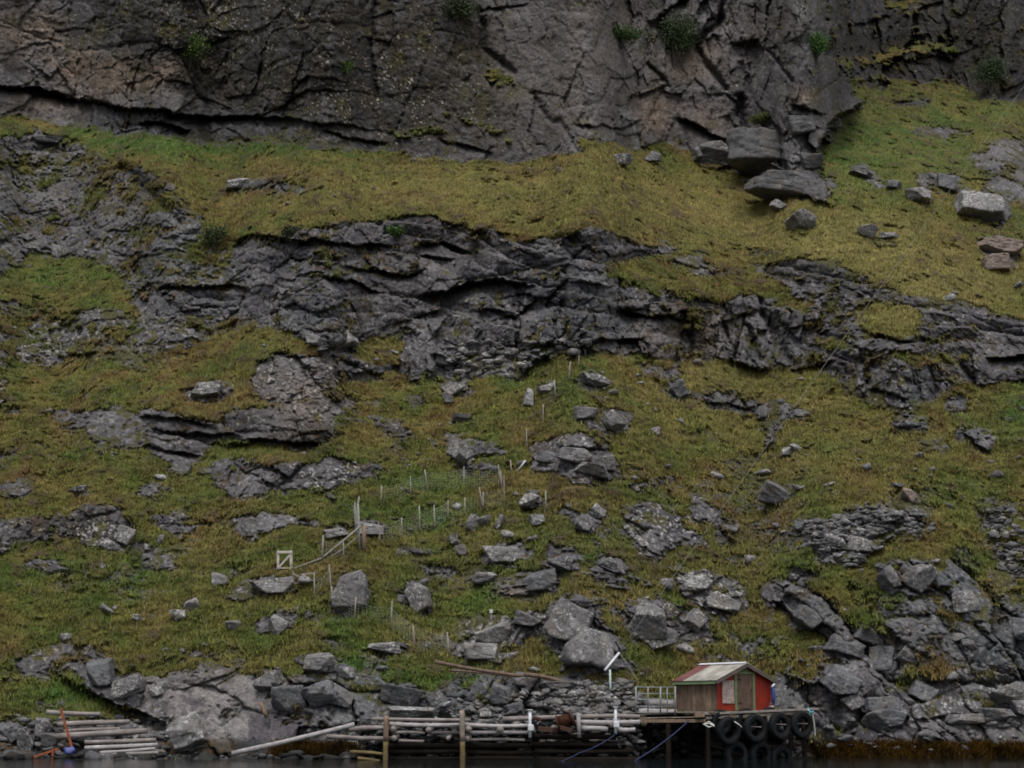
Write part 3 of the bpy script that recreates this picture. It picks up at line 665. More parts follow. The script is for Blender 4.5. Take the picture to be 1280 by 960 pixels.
# ---- colours
def blobs(L):
    r = np.zeros_like(UU)
    for x, y, rx, ry, w in L:
        i0, i1 = np.searchsorted(vs, (y - 3*ry - 20, y + 3*ry + 20)); j0, j1 = np.searchsorted(us, (x - 3*rx - 20, x + 3*rx + 20))
        r[i0:i1, j0:j1] += w * np.exp(-((WU[i0:i1, j0:j1]-x)/rx)**2 - ((WV[i0:i1, j0:j1]-y)/ry)**2)
    return r
bT, bD, bL, bG, bY, bB = map(blobs, (TAN, DARKM, LICH, GREEN, YELL, BROWN))
C = lambda *a: np.array(a, np.float32)
def lerp(a, b, t): return a + (b - a) * t[..., None]
nE = fbm(X3, Y3, Z3, 2.6, 5, .62, 55.); nF = fbm(X3, Y3, Z3, .42, 4, .7, 63.); nS = fbm(X3*1.0, Y3*.2, Z3*.13, .9, 4, .6, 70.)
rock = np.broadcast_to(C(.107, .102, .108), UU.shape + (3,)).copy()
rock = lerp(rock, C(.050, .049, .055), sst(-.15, .5, nE))
rock = lerp(rock, C(.175, .170, .175), sst(.05, .6, -nE) * .8)
rock = lerp(rock, C(.085, .095, .100), sst(.1, .6, nC) * .6)
rock = lerp(rock, C(.080, .072, .076), sst(0, .5, -nC) * .5)
rock = lerp(rock, C(.21, .160, .122), np.clip(bT * (1 + 1.1 * nE), 0, .9))
rock *= (1 - CL * .42 * sst(.0, .5, nS) * sst(-.3, .2, nC))[..., None]                  # seepage streaks down the cliff
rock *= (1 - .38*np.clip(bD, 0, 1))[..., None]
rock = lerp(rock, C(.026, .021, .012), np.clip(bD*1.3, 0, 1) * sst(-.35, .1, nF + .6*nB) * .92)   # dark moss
rock = lerp(rock, C(.052, .034, .020), sst(.12, .34, nB + .5 * nF - .3*nA - .1) * .8 * (1 - CL * .5) * (1-.5*SHO))   # brown moss
lt = .44 - .28 * np.clip(bL, 0, 1.5) - .10 * (1-CL) - .05*sst(500, 800, VV)
nG = fbm(X3, Y3, Z3, .20, 2, .7, 163.); nF2 = .75*nF + .75*nG
rock *= (1 + .55*nG + .35*nF)[..., None]
rock = lerp(rock, C(.38, .37, .36), sst(lt, lt + .12, nF2) * np.clip(.55 + bL, 0, 1) * sst(-.25, .3, nB + .8*nA) )
moss = sst(.18, .36, nA*.6 + .6 * nB + .25*nD + .25*bY + .3*bG*CL - .10 + .10*(1-LAY)) * (1 - .5*CL) + CL*sst(.9, 1.4, bG+bY)
rock = lerp(rock, C(.058, .055, .018), np.clip(moss, 0, .9))
rock = lerp(rock, C(.118, .108, .106) * np.ones(3, np.float32), np.clip(face, 0, 1) * .5)
rock = lerp(rock, rock * .62, sst(1030, 1050, WU) * sst(150, 110, VV))   # the recessed cliff is coloured darker than the rest
rock = lerp(rock, lerp(C(.23, .215, .21) * np.ones(UU.shape + (3,), np.float32), C(.085, .075, .088), sst(-.1, .15, nE + .3*nB)), whale * .8)
# shore: dark wet tidal band and ochre weed
z_ = PZ
rock = lerp(rock, C(.060, .056, .024), sst(.32, .05, Rv) * sst(-.2, .2, nB + nF) * .75)
wet = SHO * sst(1.15, .55, z_ + .25 * nA)
rock = lerp(rock, C(.026, .026, .026), wet * .9)
weed = sst(1.0, .75, z_ + .4*nA) * sst(-.15, .1, nB + .3*nF) * (sst(1010, 1060, UU) + sst(480, 440, UU)*.5)
rock = lerp(rock, C(.095, .052, .010), np.clip(weed, 0, 1) * .85)
ht = fbm(X3, Y3, Z3, 3.5, 5, .6, 81.); ht2 = fbm(X3, Y3, Z3, 1.1, 3, .6, 92.)
gr = np.broadcast_to(C(.120, .110, .030), UU.shape + (3,)).copy()
gr = lerp(gr, C(.068, .098, .022), np.clip(sst(-.15, .4, ht + .5*ht2) * .85 - bY * .5, 0, 1))
gr = lerp(gr, C(.165, .120, .046), np.clip(sst(.1, .5, -ht - .5*ht2) * .7, 0, 1))
gr = lerp(gr, C(.120, .066, .034), np.clip(sst(.10, .38, ht2 - .5*ht) * .62 + bB * (.5 + .8*ht2), 0, .85))
gr = lerp(gr, C(.190, .168, .064), np.clip(bY * (.5 + .8 * ht2), 0, .85))
gr = lerp(gr, C(.052, .110, .022), np.clip(bG * (.66 + .7 * ht2), 0, .92))
gr = lerp(gr, gr.mean(-1, keepdims=True) * C(1.12, 1.05, .78), np.full(UU.shape, .08, np.float32))
gr = gr * C(1.03, 1.02, .84)
gr *= np.clip(1 + .22*nD + .42*nB + .32*nA, .5, 1.6)[..., None]
bare = sst(.28, .5, -nB - .4*nA + .3*nF + .35*bB)
soil = lerp(gr * .8, C(.062, .042, .028), bare * .8)
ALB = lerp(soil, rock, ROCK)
print('terrain', NU, NV, 'Y', float(YF[0].mean()), 'Ytop', float(YF[int(np.searchsorted(vs,0))].mean()))
# ---- split into two setting meshes: the hillside and the cliffs above / across it
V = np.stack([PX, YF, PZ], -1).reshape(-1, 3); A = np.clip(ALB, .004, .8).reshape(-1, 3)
ii, jj = np.meshgrid(np.arange(NV - 1), np.arange(NU - 1), indexing='ij')
q = np.stack([ii*NU + jj, (ii+1)*NU + jj, (ii+1)*NU + jj + 1, ii*NU + jj + 1], -1).reshape(-1, 4)
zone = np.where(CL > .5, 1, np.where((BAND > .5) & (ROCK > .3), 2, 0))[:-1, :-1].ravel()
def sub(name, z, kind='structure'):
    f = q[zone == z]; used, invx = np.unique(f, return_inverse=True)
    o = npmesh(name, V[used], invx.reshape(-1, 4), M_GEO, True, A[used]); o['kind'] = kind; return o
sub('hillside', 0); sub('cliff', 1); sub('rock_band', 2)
def gidx(px, py):
    j = min(max(int(np.searchsorted(us, px)), 0), NU - 1); i = min(max(int(np.searchsorted(vs, py)), 0), NV - 1)
    return i, j
def ground(px, py):
    i, j = gidx(px, py); return Vector((float(PX[i, j]), float(YF[i, j]), float(PZ[i, j])))

# ------------------------------------------------------------------ grass (uncountable): one object of blades
def tufts(name, mat, n, sel, colf, nb, hmin, hmax, wid, lean, kindlabel, box=(-190, 1500, -60, 950), spread=.16, var=.28):
    cx = rng.uniform(box[0], box[1], n * 2); cy = rng.uniform(box[2], box[3], n * 2)
    j = np.clip(np.searchsorted(us, cx), 1, NU - 2); i = np.clip(np.searchsorted(vs, cy), 1, NV - 2)
    keep = rng.random(len(i)) < sel[i, j]; i, j = i[keep][:n], j[keep][:n]; m = len(i)
    base_ = np.stack([PX[i, j], YF[i, j], PZ[i, j]], -1)
    hgt = (hmin + (hmax - hmin) * np.clip(.5 + .9*ht2[i, j] + .35*rng.normal(size=m), 0, 1))
    col = colf[i, j] * (1 + var * rng.normal(size=m))[:, None]
    rep = np.repeat(np.arange(m), nb); k = len(rep)
    b0 = base_[rep] + np.stack([rng.normal(size=k) * spread, rng.normal(size=k) * spread*.8, rng.normal(size=k) * .03 - .03], -1)
    b0[:, 2] += (b0[:, 1] - base_[rep, 1]) * .7
    ang = rng.uniform(0, 2*np.pi, k); h = hgt[rep] * rng.uniform(.55, 1.15, k)
    dirv = np.stack([np.cos(ang) * .55 + .12, np.sin(ang) * .45 - lean, np.full(k, .8)], -1)
    dirv /= np.linalg.norm(dirv, axis=1)[:, None]
    w = np.stack([np.cos(ang + 1.3), np.sin(ang + 1.3) * .5, ang * 0], -1) * (wid * rng.uniform(.6, 1.3, k))[:, None]
    tip = b0 + dirv * h[:, None]
    Vv = np.stack([b0 - w, b0 + w, tip], 1).reshape(-1, 3)
    cc = col[rep] * (1 + .18 * rng.normal(size=k))[:, None]
    cc = np.clip(np.repeat(cc, 3, 0), .004, .6)
    o = npmesh(name, Vv, np.arange(k * 3).reshape(-1, 3), mat, False, cc); o['kind'] = 'stuff'; tag(o, kindlabel[0], kindlabel[1]); return o
gsel = np.clip(sst(.42, -.15, Rv) * sst(905, 885, VV) + .16*ROCK*moss, 0, 1)
gsel = np.where(CL > .5, GR*.6 + .25*moss*ROCK, gsel)
gsel = gsel * (1 - .75*bare)
tufts('grass', M_BLADE, 290000, gsel, gr * 1.3, 6, .05, .34, .018, .16, ('olive and yellow mountain grass covering the slope', 'grass'))
dsel = gsel * np.clip(.25 + .6*bY + .8*sst(0, .4, -ht), 0, 1) * (CL < .5)
tufts('dry_grass', M_BLADE, 42000, dsel, lerp(gr * 1.3, C(.24, .19, .10), np.full(UU.shape, .6, np.float32)), 4, .22, .60, .010, .02, ('thin straw coloured stalks standing above the grass', 'dry grass'))
fsel = GR * sst(480, 700, VV) * sst(905, 880, VV) * sst(.1, .6, ht) * .25
tufts('wildflowers', M_BLADE, 1500, fsel, gr*0 + .5, 2, .05, .09, .05, .5, ('tiny white flowers dotted through the lower grass', 'flowers'), box=(0, 1280, 480, 900), var=.15)
ksel = sst(.85, .6, PZ) * sst(-.15, .05, PZ) * np.clip(sst(1000, 1040, UU) + sst(460, 420, UU)*sst(330, 360, UU), 0, 1)
kc = lerp(np.broadcast_to(C(.13, .070, .010), UU.shape + (3,)), C(.045, .026, .010), sst(-.3, .4, nB))
tufts('seaweed', M_KELP, 14000, ksel, kc, 7, .12, .35, .035, .9, ('ochre and brown seaweed on the tidal rocks', 'seaweed'), box=(300, 1340, 900, 955), spread=.12)

# ------------------------------------------------------------------ water
npmesh('water', np.array([(-4000, -4000, 0), (4000, -4000, 0), (4000, 400, 0), (-4000, 400, 0)], np.float32), np.array([[0, 1, 2, 3]]), M_WATER)['kind'] = 'structure'

# ------------------------------------------------------------------ boulders
bmi = bmesh.new(); bmesh.ops.create_icosphere(bmi, subdivisions=5, radius=1)
ICO5 = (np.array([v.co[:] for v in bmi.verts]), np.array([[v.index for v in f.verts] for f in bmi.faces])); bmi.free()
bmi = bmesh.new(); bmesh.ops.create_icosphere(bmi, subdivisions=3, radius=1)
ICO3 = (np.array([v.co[:] for v in bmi.verts]), np.array([[v.index for v in f.verts] for f in bmi.faces])); bmi.free()
def rock_verts(ico, seed, rough=1.0, planes=13):
    r = np.random.default_rng(seed); D, Fc = ico
    n = r.normal(size=(planes, 3)); n /= np.linalg.norm(n, axis=1)[:, None]; dist = r.uniform(.62, .95, planes)
    ax_ = np.array([(1,0,0),(-1,0,0),(0,1,0),(0,-1,0),(0,0,1),(0,0,-1)]) + r.normal(size=(6, 3)) * .22; n[:6] = ax_ / np.linalg.norm(ax_, axis=1)[:, None]; dist[:6] = r.uniform(.52, .78, 6)
    dots = D @ n.T; rad = np.where(dots > .05, dist / np.maximum(dots, .05), 9).min(1); rad = np.minimum(rad, 1.25)
    Q = D * rad[:, None]
    o = seed * 1.37
    nn = fbm(Q[:, 0] + o, Q[:, 1], Q[:, 2], .9, 5, .6, o)
    # a few bedding cracks
    s_ = Q @ np.array([.25, .1, 1.]) * 3.2 + nn; f_ = s_ - np.floor(s_)
    Q = Q * (1 + rough * (.17 * nn - .03 * np.exp(-((f_ - .5) / .07) ** 2)))[:, None]
    Q = Q - (Q.max(0) + Q.min(0)) / 2; return Q / np.abs(Q).max(0), Fc
def boulder(x0, y0, x1, y1, mi, label, rot=0, seed=None, name='boulder', group=None, parent=None, Y=None, depth=.8, sink=.10):
    """a boulder filling the photo box x0..x1, y0..y1; its foot rests in the slope"""
    cx, cy = (x0+x1)/2, (y0+y1)/2
    g = ground(cx, y1 - .15*(y1-y0)); Yc = g.y if Y is None else Y
    wm = (x1-x0)/F*Yc/2; hm = (y1-y0)/F*Yc/2
    seed = seed if seed is not None else int(x0*7 + y0*13) % 9973
    Q, Fc = rock_verts(ICO5 if (x1-x0) > 11 else ICO3, seed)
    dpt = (wm*.5 + hm*.5) * depth * 1.3
    Q = Q * np.array([wm, dpt, hm])
    if rot:
        c, s_ = math.cos(R(rot)), math.sin(R(rot)); Qx = Q[:, 0]*c - Q[:, 2]*s_; Qz = Q[:, 0]*s_ + Q[:, 2]*c
        Q[:, 0] = Qx * wm/np.abs(Qx).max(); Q[:, 2] = Qz * hm/np.abs(Qz).max()
    c = at(cx, cy, Yc + (dpt*.62 if y1 < 260 and x1 - x0 > 60 else -dpt*.15 if (x0, y0) == (945, 598) or x1 - x0 < 20 else dpt*.08))
    c.z -= sink * hm
    o = npmesh(name, Q, Fc, M_ST[mi], True, parent=parent); o.location = c
    return tag(o, label, 'boulder', group)
for i, b in enumerate(BLD):
    x0, y0, x1, y1, mi, rot, lab = b
    if x0 > 950 and y0 > 720: mi = {2: 0, 0: 1}.get(mi, mi)
    boulder(x0, y0, x1, y1, mi, lab, rot)
# loose stones one can count, sharing a few meshes
def hull(seed, n=15):
    r = np.random.default_rng(seed); p = r.normal(size=(n, 3)); p /= np.linalg.norm(p, axis=1)[:, None]; p *= r.uniform(.7, 1, n)[:, None]
    b = bmesh.new()
    for v in p: b.verts.new(v)
    h = bmesh.ops.convex_hull(b, input=b.verts); bmesh.ops.triangulate(b, faces=b.faces)
    bad = [v for v in b.verts if not v.link_faces]; bmesh.ops.delete(b, geom=bad, context='VERTS')
    b.verts.index_update(); bmesh.ops.recalc_face_normals(b, faces=b.faces)
    Q = np.array([v.co[:] for v in b.verts]); Fc = np.array([[v.index for v in f.verts] for f in b.faces]); b.free(); Q = Q - (Q.max(0) + Q.min(0)) / 2; return Q / np.abs(Q).max(0), Fc
def stone_mesh(seed, mi):
    Q, Fc = hull(seed); o = npmesh('stone', Q, Fc, M_ST[mi], False); return o
protos = [stone_mesh(100 + k, [0, 2, 1, 0, 2, 0][k]) for k in range(6)]
def scatter(n, box, smin, smax, cond, label, group, pick=(0, 1, 2, 3, 4, 5), flat=.6, zoff=.1):
    k = 0; tries = 0
    while k < n and tries < n * 60:
        tries += 1
        px = random.uniform(box[0], box[2]); py = random.uniform(box[1], box[3]); i, j = gidx(px, py)
        if not cond(px, py, i, j): continue
        o = protos[random.choice(pick)].copy(); COL.objects.link(o)
        g = ground(px, py); s_ = smin + (smax - smin) * random.random() ** 2.2
        o.location = (g.x, g.y, g.z + zoff * s_); o.scale = (s_ * random.uniform(.8, 1.4), s_, s_ * random.uniform(flat * .7, flat * 1.3))
        o.rotation_euler = (random.uniform(-.4, .4), random.uniform(-.5, .5), random.uniform(0, 6.3))
        o.name = 'stone'; tag(o, label, 'stone', group); k += 1
scatter(95, (0, 560, 1280, 880), .14, .50, lambda x, y, i, j: GR[i, j] > .5 and random.random() < .35 + .65 * sst(300, 900, x), 'small grey stone half sunk in the grass of the lower slope', 'small stones in the lower grass')
scatter(35, (0, 300, 1280, 560), .14, .45, lambda x, y, i, j: GR[i, j] > .5, 'small grey stone in the grass between the crags', 'small stones in the upper grass')
scatter(14, (300, 200, 1000, 290), .12, .35, lambda x, y, i, j: GR[i, j] > .5, 'small grey stone on the yellow grass terrace under the cliff', 'small stones on the terrace')
for o in protos: bpy.data.objects.remove(o)
# rubble nobody could count: merged broken stones
def rubble(name, n, fpos, smin, smax, mats, label):
    bank = [hull(300 + k, 14) for k in range(16)]; nvt = 0
    VV_, FF, MI = [], [], []
    for k in range(n):
        p = fpos()
        if p is None: continue
        s_ = smin + (smax - smin) * random.random() ** 1.8
        M = Matrix.Rotation(random.uniform(0, 6.3), 3, 'Z') @ Matrix.Rotation(random.uniform(-.6, .6), 3, 'X') @ Matrix.Diagonal((s_*random.uniform(.9, 1.5), s_, s_*random.uniform(.28, .62)))
        Qb, Fb = bank[k % 16]; VV_.append(Qb @ np.array(M).T + np.array(p)); FF.append(Fb + nvt); nvt += len(Qb); MI.append(np.full(len(Fb), random.randrange(len(mats))))
    o = npmesh(name, np.concatenate(VV_), np.concatenate(FF), None, False)
    for m_ in mats: o.data.materials.append(M_ST[m_])
    o.data.polygons.foreach_set('material_index', np.concatenate(MI).astype(np.int32)); o['kind'] = 'stuff'; return tag(o, label, 'rubble')
def in_terrain(x0, y0, x1, y1, f=lambda px, py: True, lift=.05):
    def g():
        for _ in range(20):
            px, py = random.uniform(x0, x1), random.uniform(y0, y1)
            if f(px, py): p = ground(px, py); p.z += lift; return p
        return None
    return g
def near(poly):
    p = [(poly[i], poly[i+1]) for i in range(0, len(poly), 2)]
    def f(x, y):
        c = False; n = len(p)
        for i in range(n):
            a, b = p[i], p[(i+1) % n]
            if (a[1] > y) != (b[1] > y) and x < (b[0]-a[0])*(y-a[1])/(b[1]-a[1]) + a[0]: c = not c
        return c
    return f
rubble('rubble', 520, in_terrain(995, 640, 1170, 712, near((998,655,1050,644,1092,638,1160,644,1166,660,1150,676,1102,664,1080,680,1096,690,1066,712,1030,702,1008,672))), .10, .36, (0, 4, 1, 0), 'patch of broken grey rubble below the pinkish stone')
rubble('rubble', 220, in_terrain(1215, 632, 1330, 725, near((1216,636,1266,634,1268,656,1330,690,1330,730,1270,722,1228,690,1240,656))), .10, .36, (0, 4, 1), 'patch of broken rubble at the right edge of the slope')
rubble('shore_rubble', 600, in_terrain(545, 852, 800, 905, lambda x, y: y > 895 - (x-545)*.18 - 16*random.random()), .08, .38, (0, 2, 1, 0), 'loose grey stones heaped behind the log wharf')
rubble('shore_rubble', 200, in_terrain(0, 895, 250, 950), .10, .42, (0, 1, 4, 4), 'loose stones around the pile of logs on the left shore')
rubble('shore_rubble', 60, in_terrain(985, 900, 1300, 938), .10, .35, (1, 0, 4, 4), 'broken rocks along the right shore')
M_ST[5].node_tree.nodes['Principled BSDF'].inputs['Specular IOR Level'].default_value = .08
rubble('waterline_rocks', 190, lambda: (lambda px: at(px, random.uniform(944, 957), random.uniform(89.5, 93)))(random.uniform(-40, 450)), .12, .55, (5, 5, 5, 4), 'dark wet rocks at the waterline')
rubble('scree', 160, in_terrain(560, 425, 745, 475, lambda x, y: y < 480 - (x-560)*.25), .12, .45, (0, 2), 'loose pale blocks at the foot of the rock band')

# ------------------------------------------------------------------ fence runs on the hillside
def post_h(root, base, top, r=.05, mat=None, name='post', label=None):
    b = ground(*base); kx, m = ray(*top); T = Vector((kx * b.y, b.y, CZ + m * b.y))
    mb = MB(); foot = Vector(b) - Vector((0, 0, .3)); mb.tube([local(root, foot), local(root, (foot + T) / 2), local(root, T)], [r * 1.05, r, r * .92], 8, .04)
    o = mb.build(name, mat or M_POSTG, root, True)
    if label: o['label'] = label
    return b, T
def netting(root, A, B, h=1.0, name='netting'):
    """thin wire netting hung between two posts, sagging slightly"""
    mb = MB(); (a0, a1), (b0, b1) = A, B; L = (b0 - a0).length; n = max(4, int(L / .22))
    ha = min((a1 - a0).length * .92, h); hb = min((b1 - b0).length * .92, h)
    for k in range(7):
        f = k / 6; pa = a0 + Vector((0, 0, ha * f + .02)); pb = b0 + Vector((0, 0, hb * f + .02))
        pm = (pa + pb) / 2 - Vector((0, 0, .10)); mb.tube([local(root, pa), local(root, pm), local(root, pb)], .007 if k in (0, 6) else .0045, 3, 0, False)
    for i in range(1, n):
        t_ = i / n; sag = .10 * 4 * t_ * (1 - t_); p = a0.lerp(b0, t_); h_ = ha + (hb - ha) * t_
        mb.tube([local(root, p + Vector((0, 0, .02 - sag))), local(root, p + Vector((0, 0, h_ + .02 - sag)))], .006, 3, 0, False)
    mb.build(name, M_NET, root)
def fence(label, posts, net=True, mats=None):
    root = empty('fence', ground(*posts[0][0])); tag(root, label, 'fence'); pr = None
    for i, (b_, t_) in enumerate(posts):
        P_ = post_h(root, b_, t_, random.uniform(.036, .052), random.choice([M_POSTG, M_POST]))
        if pr and net and abs(pr[0].x - P_[0].x) < 5.5 and (pr[0] - P_[0]).length < 8: netting(root, pr, P_)
        pr = P_
    return root
fence('lowest run of grey posts with sagging netting, below the small gate', [((393,750),(392.5,716)), ((411.5,734),(411.6,705)), ((413,757),(415,733)), ((442,774),(445,746)), ((488,783),(490,751)), ((518,805),(516.5,782)), ((562,819),(559,790))])
fence('middle run of grey posts with netting, right of the thick brown post', [((476,678),(473,653)), ((502,669),(502,647)), ((525,663),(524,632)), ((543,657),(542.5,631)), ((560,647),(560,625)), ((581,643),(581,622)), ((605,636),(599,609)), ((603,634),(604,615)), ((630,632),(630,594))])
fence('upper run of thin posts with netting above the middle run', [((476,630),(477,607)), ((513,619),(513,595)), ((535,611),(531,587)), ((580,607),(580,583)), ((626,608),(623,581)), ((628,612),(625,588))])
fence('highest run of thin posts climbing to the foot of the rock band', [((640,590),(638,575)), ((658,560),(658,535)), ((677.6,531),(679,505)), ((694,496),(692.7,475)), ((709,473),(713,452)), ((722,458),(724,444))], net=False)
r_ = fence('lone pale fence post standing in the grass right of the fence corner', [((682,641),(682,613))]); r_['category'] = 'post'; r_.name = 'fence_post'
r_ = fence('short dark post with a bright white tip above the white splashed boulder', [((614,776),(614,765))]); r_['category'] = 'post'; r_.name = 'marker_post'
g = ground(614, 776); T = at(614, 764, g.y); mb = MB(); mb.tube([local(r_, T - Vector((0, 0, .1))), local(r_, T + Vector((0, 0, .10)))], .09, 8); mb.build('white_tip', M_WHITE, r_)
# wooden cross-like post below the rock band
root = empty('marker_post', ground(731.6, 443)); tag(root, 'pale post with a short crosspiece at the top end of the fence', 'post')
b_, T = post_h(root, (731.6, 443), (730, 426), .06, M_WHITE)
mb = MB(); c = at(732.5, 436, b_.y - .08); mb.box(local(root, c), (.42, .05, .12), Matrix.Rotation(-.3, 3, 'Y')); mb.build('crosspiece', M_WHITE, root)
root = empty('leaning_stick', ground(646, 589)); tag(root, 'white stick leaning to the right above the fence corner', 'stick')
a = ground(646, 589); b = at(657, 575.5, a.y - .3); mb = MB(); mb.tube([local(root, a), local(root, b)], .06, 8); mb.build('stick', M_WHITE, root, True)
# fence corner with thick brown post, braces and handrail
root = empty('fence_corner', ground(452, 686)); tag(root, 'fence corner of tall grey poles and one thick brown post', 'fence')
post_h(root, (455, 686), (455, 657), .13, M_BRN2, 'thick_post', 'short thick brown post')
p1 = post_h(root, (450, 690), (447.5, 630), .07); p2 = post_h(root, (442.5, 650), (449, 621), .06); p3 = post_h(root, (441, 646), (444, 628), .05)
netting(root, p2, p1, 1.2)
root = empty('handrail', ground(402, 699)); tag(root, 'long grey handrail rising from the gate to the fence corner', 'handrail')
q1 = post_h(root, (402, 700), (404, 669), .055); q2 = post_h(root, (429, 694), (429, 676), .045)
yy = [ground(372, 712).y, q1[0].y, q2[0].y, ground(452, 686).y]
pp = [at(367, 711, yy[0]), at(402, 698, yy[1]), at(429, 676, yy[2]), at(451, 657, yy[3])]
mb = MB(); mb.tube([local(root, p) for p in pp], .06, 8); mb.build('rail', M_POSTG, root, True)
pp = [at(367, 713, yy[0]), at(402, 703, yy[1]), at(429, 686, yy[2]), at(450, 668, yy[3])]
mb = MB(); mb.tube([local(root, p) for p in pp], .03, 6); mb.build('lower_rail', M_POSTG, root, True)
netting(root, q1, q2, 1.)
# gate
g = ground(356, 712); root = empty('gate', g); tag(root, 'small pale wooden gate with one diagonal brace standing on a rock shelf', 'gate')
Y_ = g.y
def bar(root, name, a, b, w, mat, dep=.05):
    A_, B_ = Vector(a), Vector(b); mb = MB(); d = B_ - A_; q_ = d.to_track_quat('X', 'Z').to_matrix()
    mb.box(local(root, (A_ + B_) / 2), (d.length, dep, w), Matrix.Rotation(-root.rotation_euler.z, 3, 'Z') @ q_, .006); return mb.build(name, mat, root)
M_GATE = wood_mat('pale_gate_wood', (.46, .43, .39), (.32, .29, .26), 'X')
bar(root, 'stile', at(347.5, 712, Y_), at(347.5, 688, Y_), .14, M_GATE, .07); bar(root, 'stile', at(364, 716, Y_), at(364, 688, Y_), .16, M_GATE, .07)
bar(root, 'top_rail', at(346.5, 690, Y_-.06), at(365.5, 690, Y_-.06), .15, M_GATE); bar(root, 'bottom_rail', at(346.5, 710, Y_-.06), at(365.5, 710, Y_-.06), .08, M_GATE)
bar(root, 'brace', at(348.5, 709, Y_-.03), at(362.5, 693.5, Y_-.03), .12, M_GATE, .03)
g = ground(378, 728); root = empty('plank_step', g); tag(root, 'low frame of old brown planks beside the small gate', 'planks')
bar(root, 'plank', at(366, 717, g.y), at(389, 728.5, g.y), .12, M_POST); bar(root, 'plank', at(367, 729, g.y-.1), at(390, 729, g.y-.1), .09, M_POST); bar(root, 'post', at(366.5, 714, g.y+.06), at(366.5, 729, g.y+.06), .10, M_POST)
bar(root, 'plank', at(376, 718, g.y+.1), at(397, 716, g.y+.1), .09, M_POST)
# boards lying on the slope
for (x0, y0, x1, y1, r0, lab) in ((543, 827, 662, 846, .10, 'long dark plank lying across the grass above the shore'), (655, 843, 706, 853, .12, 'dark old log end lying right of the long plank'), (562, 838, 640, 846, .06, 'thin dark pole below the long plank')):
    a, b = ground(x0, y0), ground(x1, y1); a = at(x0, y0, min(a.y, b.y) - .3); b = at(x1, y1, min(a.y, b.y) - .2)
    mb = MB(); mb.log(a, b, r0, r0*.85, 8, .08); o = mb.build('old_plank', M_BRN, None, True); centre(o); tag(o, lab, 'plank')
a = ground(334, 897); a = at(334, 897, a.y - .5); b = at(325, 878, a.y); root = empty('wooden_stake', a); tag(root, 'short pale wooden stake leaning left among the shore rocks', 'stake')
mb = MB(); mb.log(local(root, a), local(root, b), .13, .10, 8, .02, 4); mb.build('stake', M_BRN2, root, True)

# ------------------------------------------------------------------ red shed
A35 = R(35)
fl = at(897, 888, 90.0)                       # near bottom corner of the gable
FZ = fl.z; Wd, Ln, Ht, Ap = 3.60, 3.2, 1.52, 2.28
shed = empty('shed', fl, A35); tag(shed, 'small red gabled boathouse shed with green trim and pale corrugated roof on the pier', 'shed')
# local frame: x along the gable, -y towards the viewer, y back
def planks_x(mb, x0, x1, zf, y, wdt=.12, th=.03, gap=.008):
    x = x0
    while x < x1 - .01:
        w_ = min(wdt * random.uniform(.9, 1.1), x1 - x); dz = random.uniform(-.01, .01)
        za, zb = zf(x), zf(x + w_)
        yo = y + random.uniform(-.006, .006)
        mb.prism([(x + gap/2, yo, 0.0), (x + w_ - gap/2, yo, 0.0), (x + w_ - gap/2, yo, zb), (x + gap/2, yo, za)], (0, th, 0)); x += w_
def roofz(x): return Ht + (Ap - Ht) * (1 - abs(x - Wd/2) / (Wd/2)) - .02
mb = MB(); planks_x(mb, 0, Wd/2, roofz, 0); planks_x(mb, Wd/2, Wd, roofz, 0); mb.build('gable_wall', M_RED, shed)
mb = MB(); planks_x(mb, 0, Wd/2, roofz, Ln - .03); planks_x(mb, Wd/2, Wd, roofz, Ln - .03); mb.build('rear_wall', M_BRN, shed)
mb = MB(); y = .04; nf = 0
while y < Ln - .06:
    w_ = min(random.uniform(.15, .24), Ln - .04 - y); mi = random.choice([0, 0, 1]) if y > .8 else random.choice([0, 1, 1])
    mb.box((.015 + random.uniform(-.006, .006), y + w_/2, Ht/2 - .01), (.03, w_ + .002, Ht - .02)); mb.b.faces.ensure_lookup_table()
    for f_ in mb.b.faces[nf:]: f_.material_index = mi
    nf = len(mb.b.faces); y += w_
mb.build('side_wall', M_BRN, shed).data.materials.append(M_BRN2)
mb = MB(); mb.box((Wd - .015, Ln/2, Ht/2), (.03, Ln - .08, Ht - .02)); mb.build('side_wall', M_BRN, shed)
mb = MB(); mb.box((-.012, Ln - .06, Ht/2 + .0), (.06, .14, Ht), bev=.005); mb.build('corner_post', M_BRN2, shed)
# roof
pitch = math.atan2(Ap - Ht, Wd/2); oh, of, ob = .28, .28, .02; sl_ = (Wd/2 + oh) / math.cos(pitch)
def roof_side(sgn):
    """corrugated sheet meshed with real waves running down the slope"""
    n = 90; y0, y1 = -of, Ln + ob; ys = np.linspace(y0, y1, n * 2 + 1); VV_ = []
    for y in ys:
        wv = .012 * math.sin((y - y0) / .08 * 2 * math.pi)
        for s_ in (-.02, sl_):
            x = Wd/2 + sgn * s_ * math.cos(pitch); z = Ap + .05 - s_ * math.sin(pitch); VV_.append((x + sgn*math.sin(pitch)*wv, y, z + math.cos(pitch)*wv))
    return np.array(VV_), ys
Vr, ys = roof_side(-1); q4 = np.array([[2*i, 2*i+1, 2*i+3, 2*i+2] for i in range(len(ys)-1)])
red = ys[:-1] > Ln + ob - .95
kR = int((~red).sum()); o = npmesh('roof_sheet', Vr[:2*kR+2], q4[:kR], M_ROOF, True, parent=shed); o2 = npmesh('roof_sheet', Vr[2*kR:], q4[:len(q4)-kR], M_ROOFR, True, parent=shed); o2['label'] = 'rusty red corrugated sheet at the back of the roof'
Vr, ys = roof_side(1); npmesh('roof_sheet', Vr, q4, M_ROOF, True, parent=shed)
for o in list(shed.children):
    if o.name.startswith('roof_sheet'):
        md = o.modifiers.new('t', 'SOLIDIFY'); md.thickness = .012
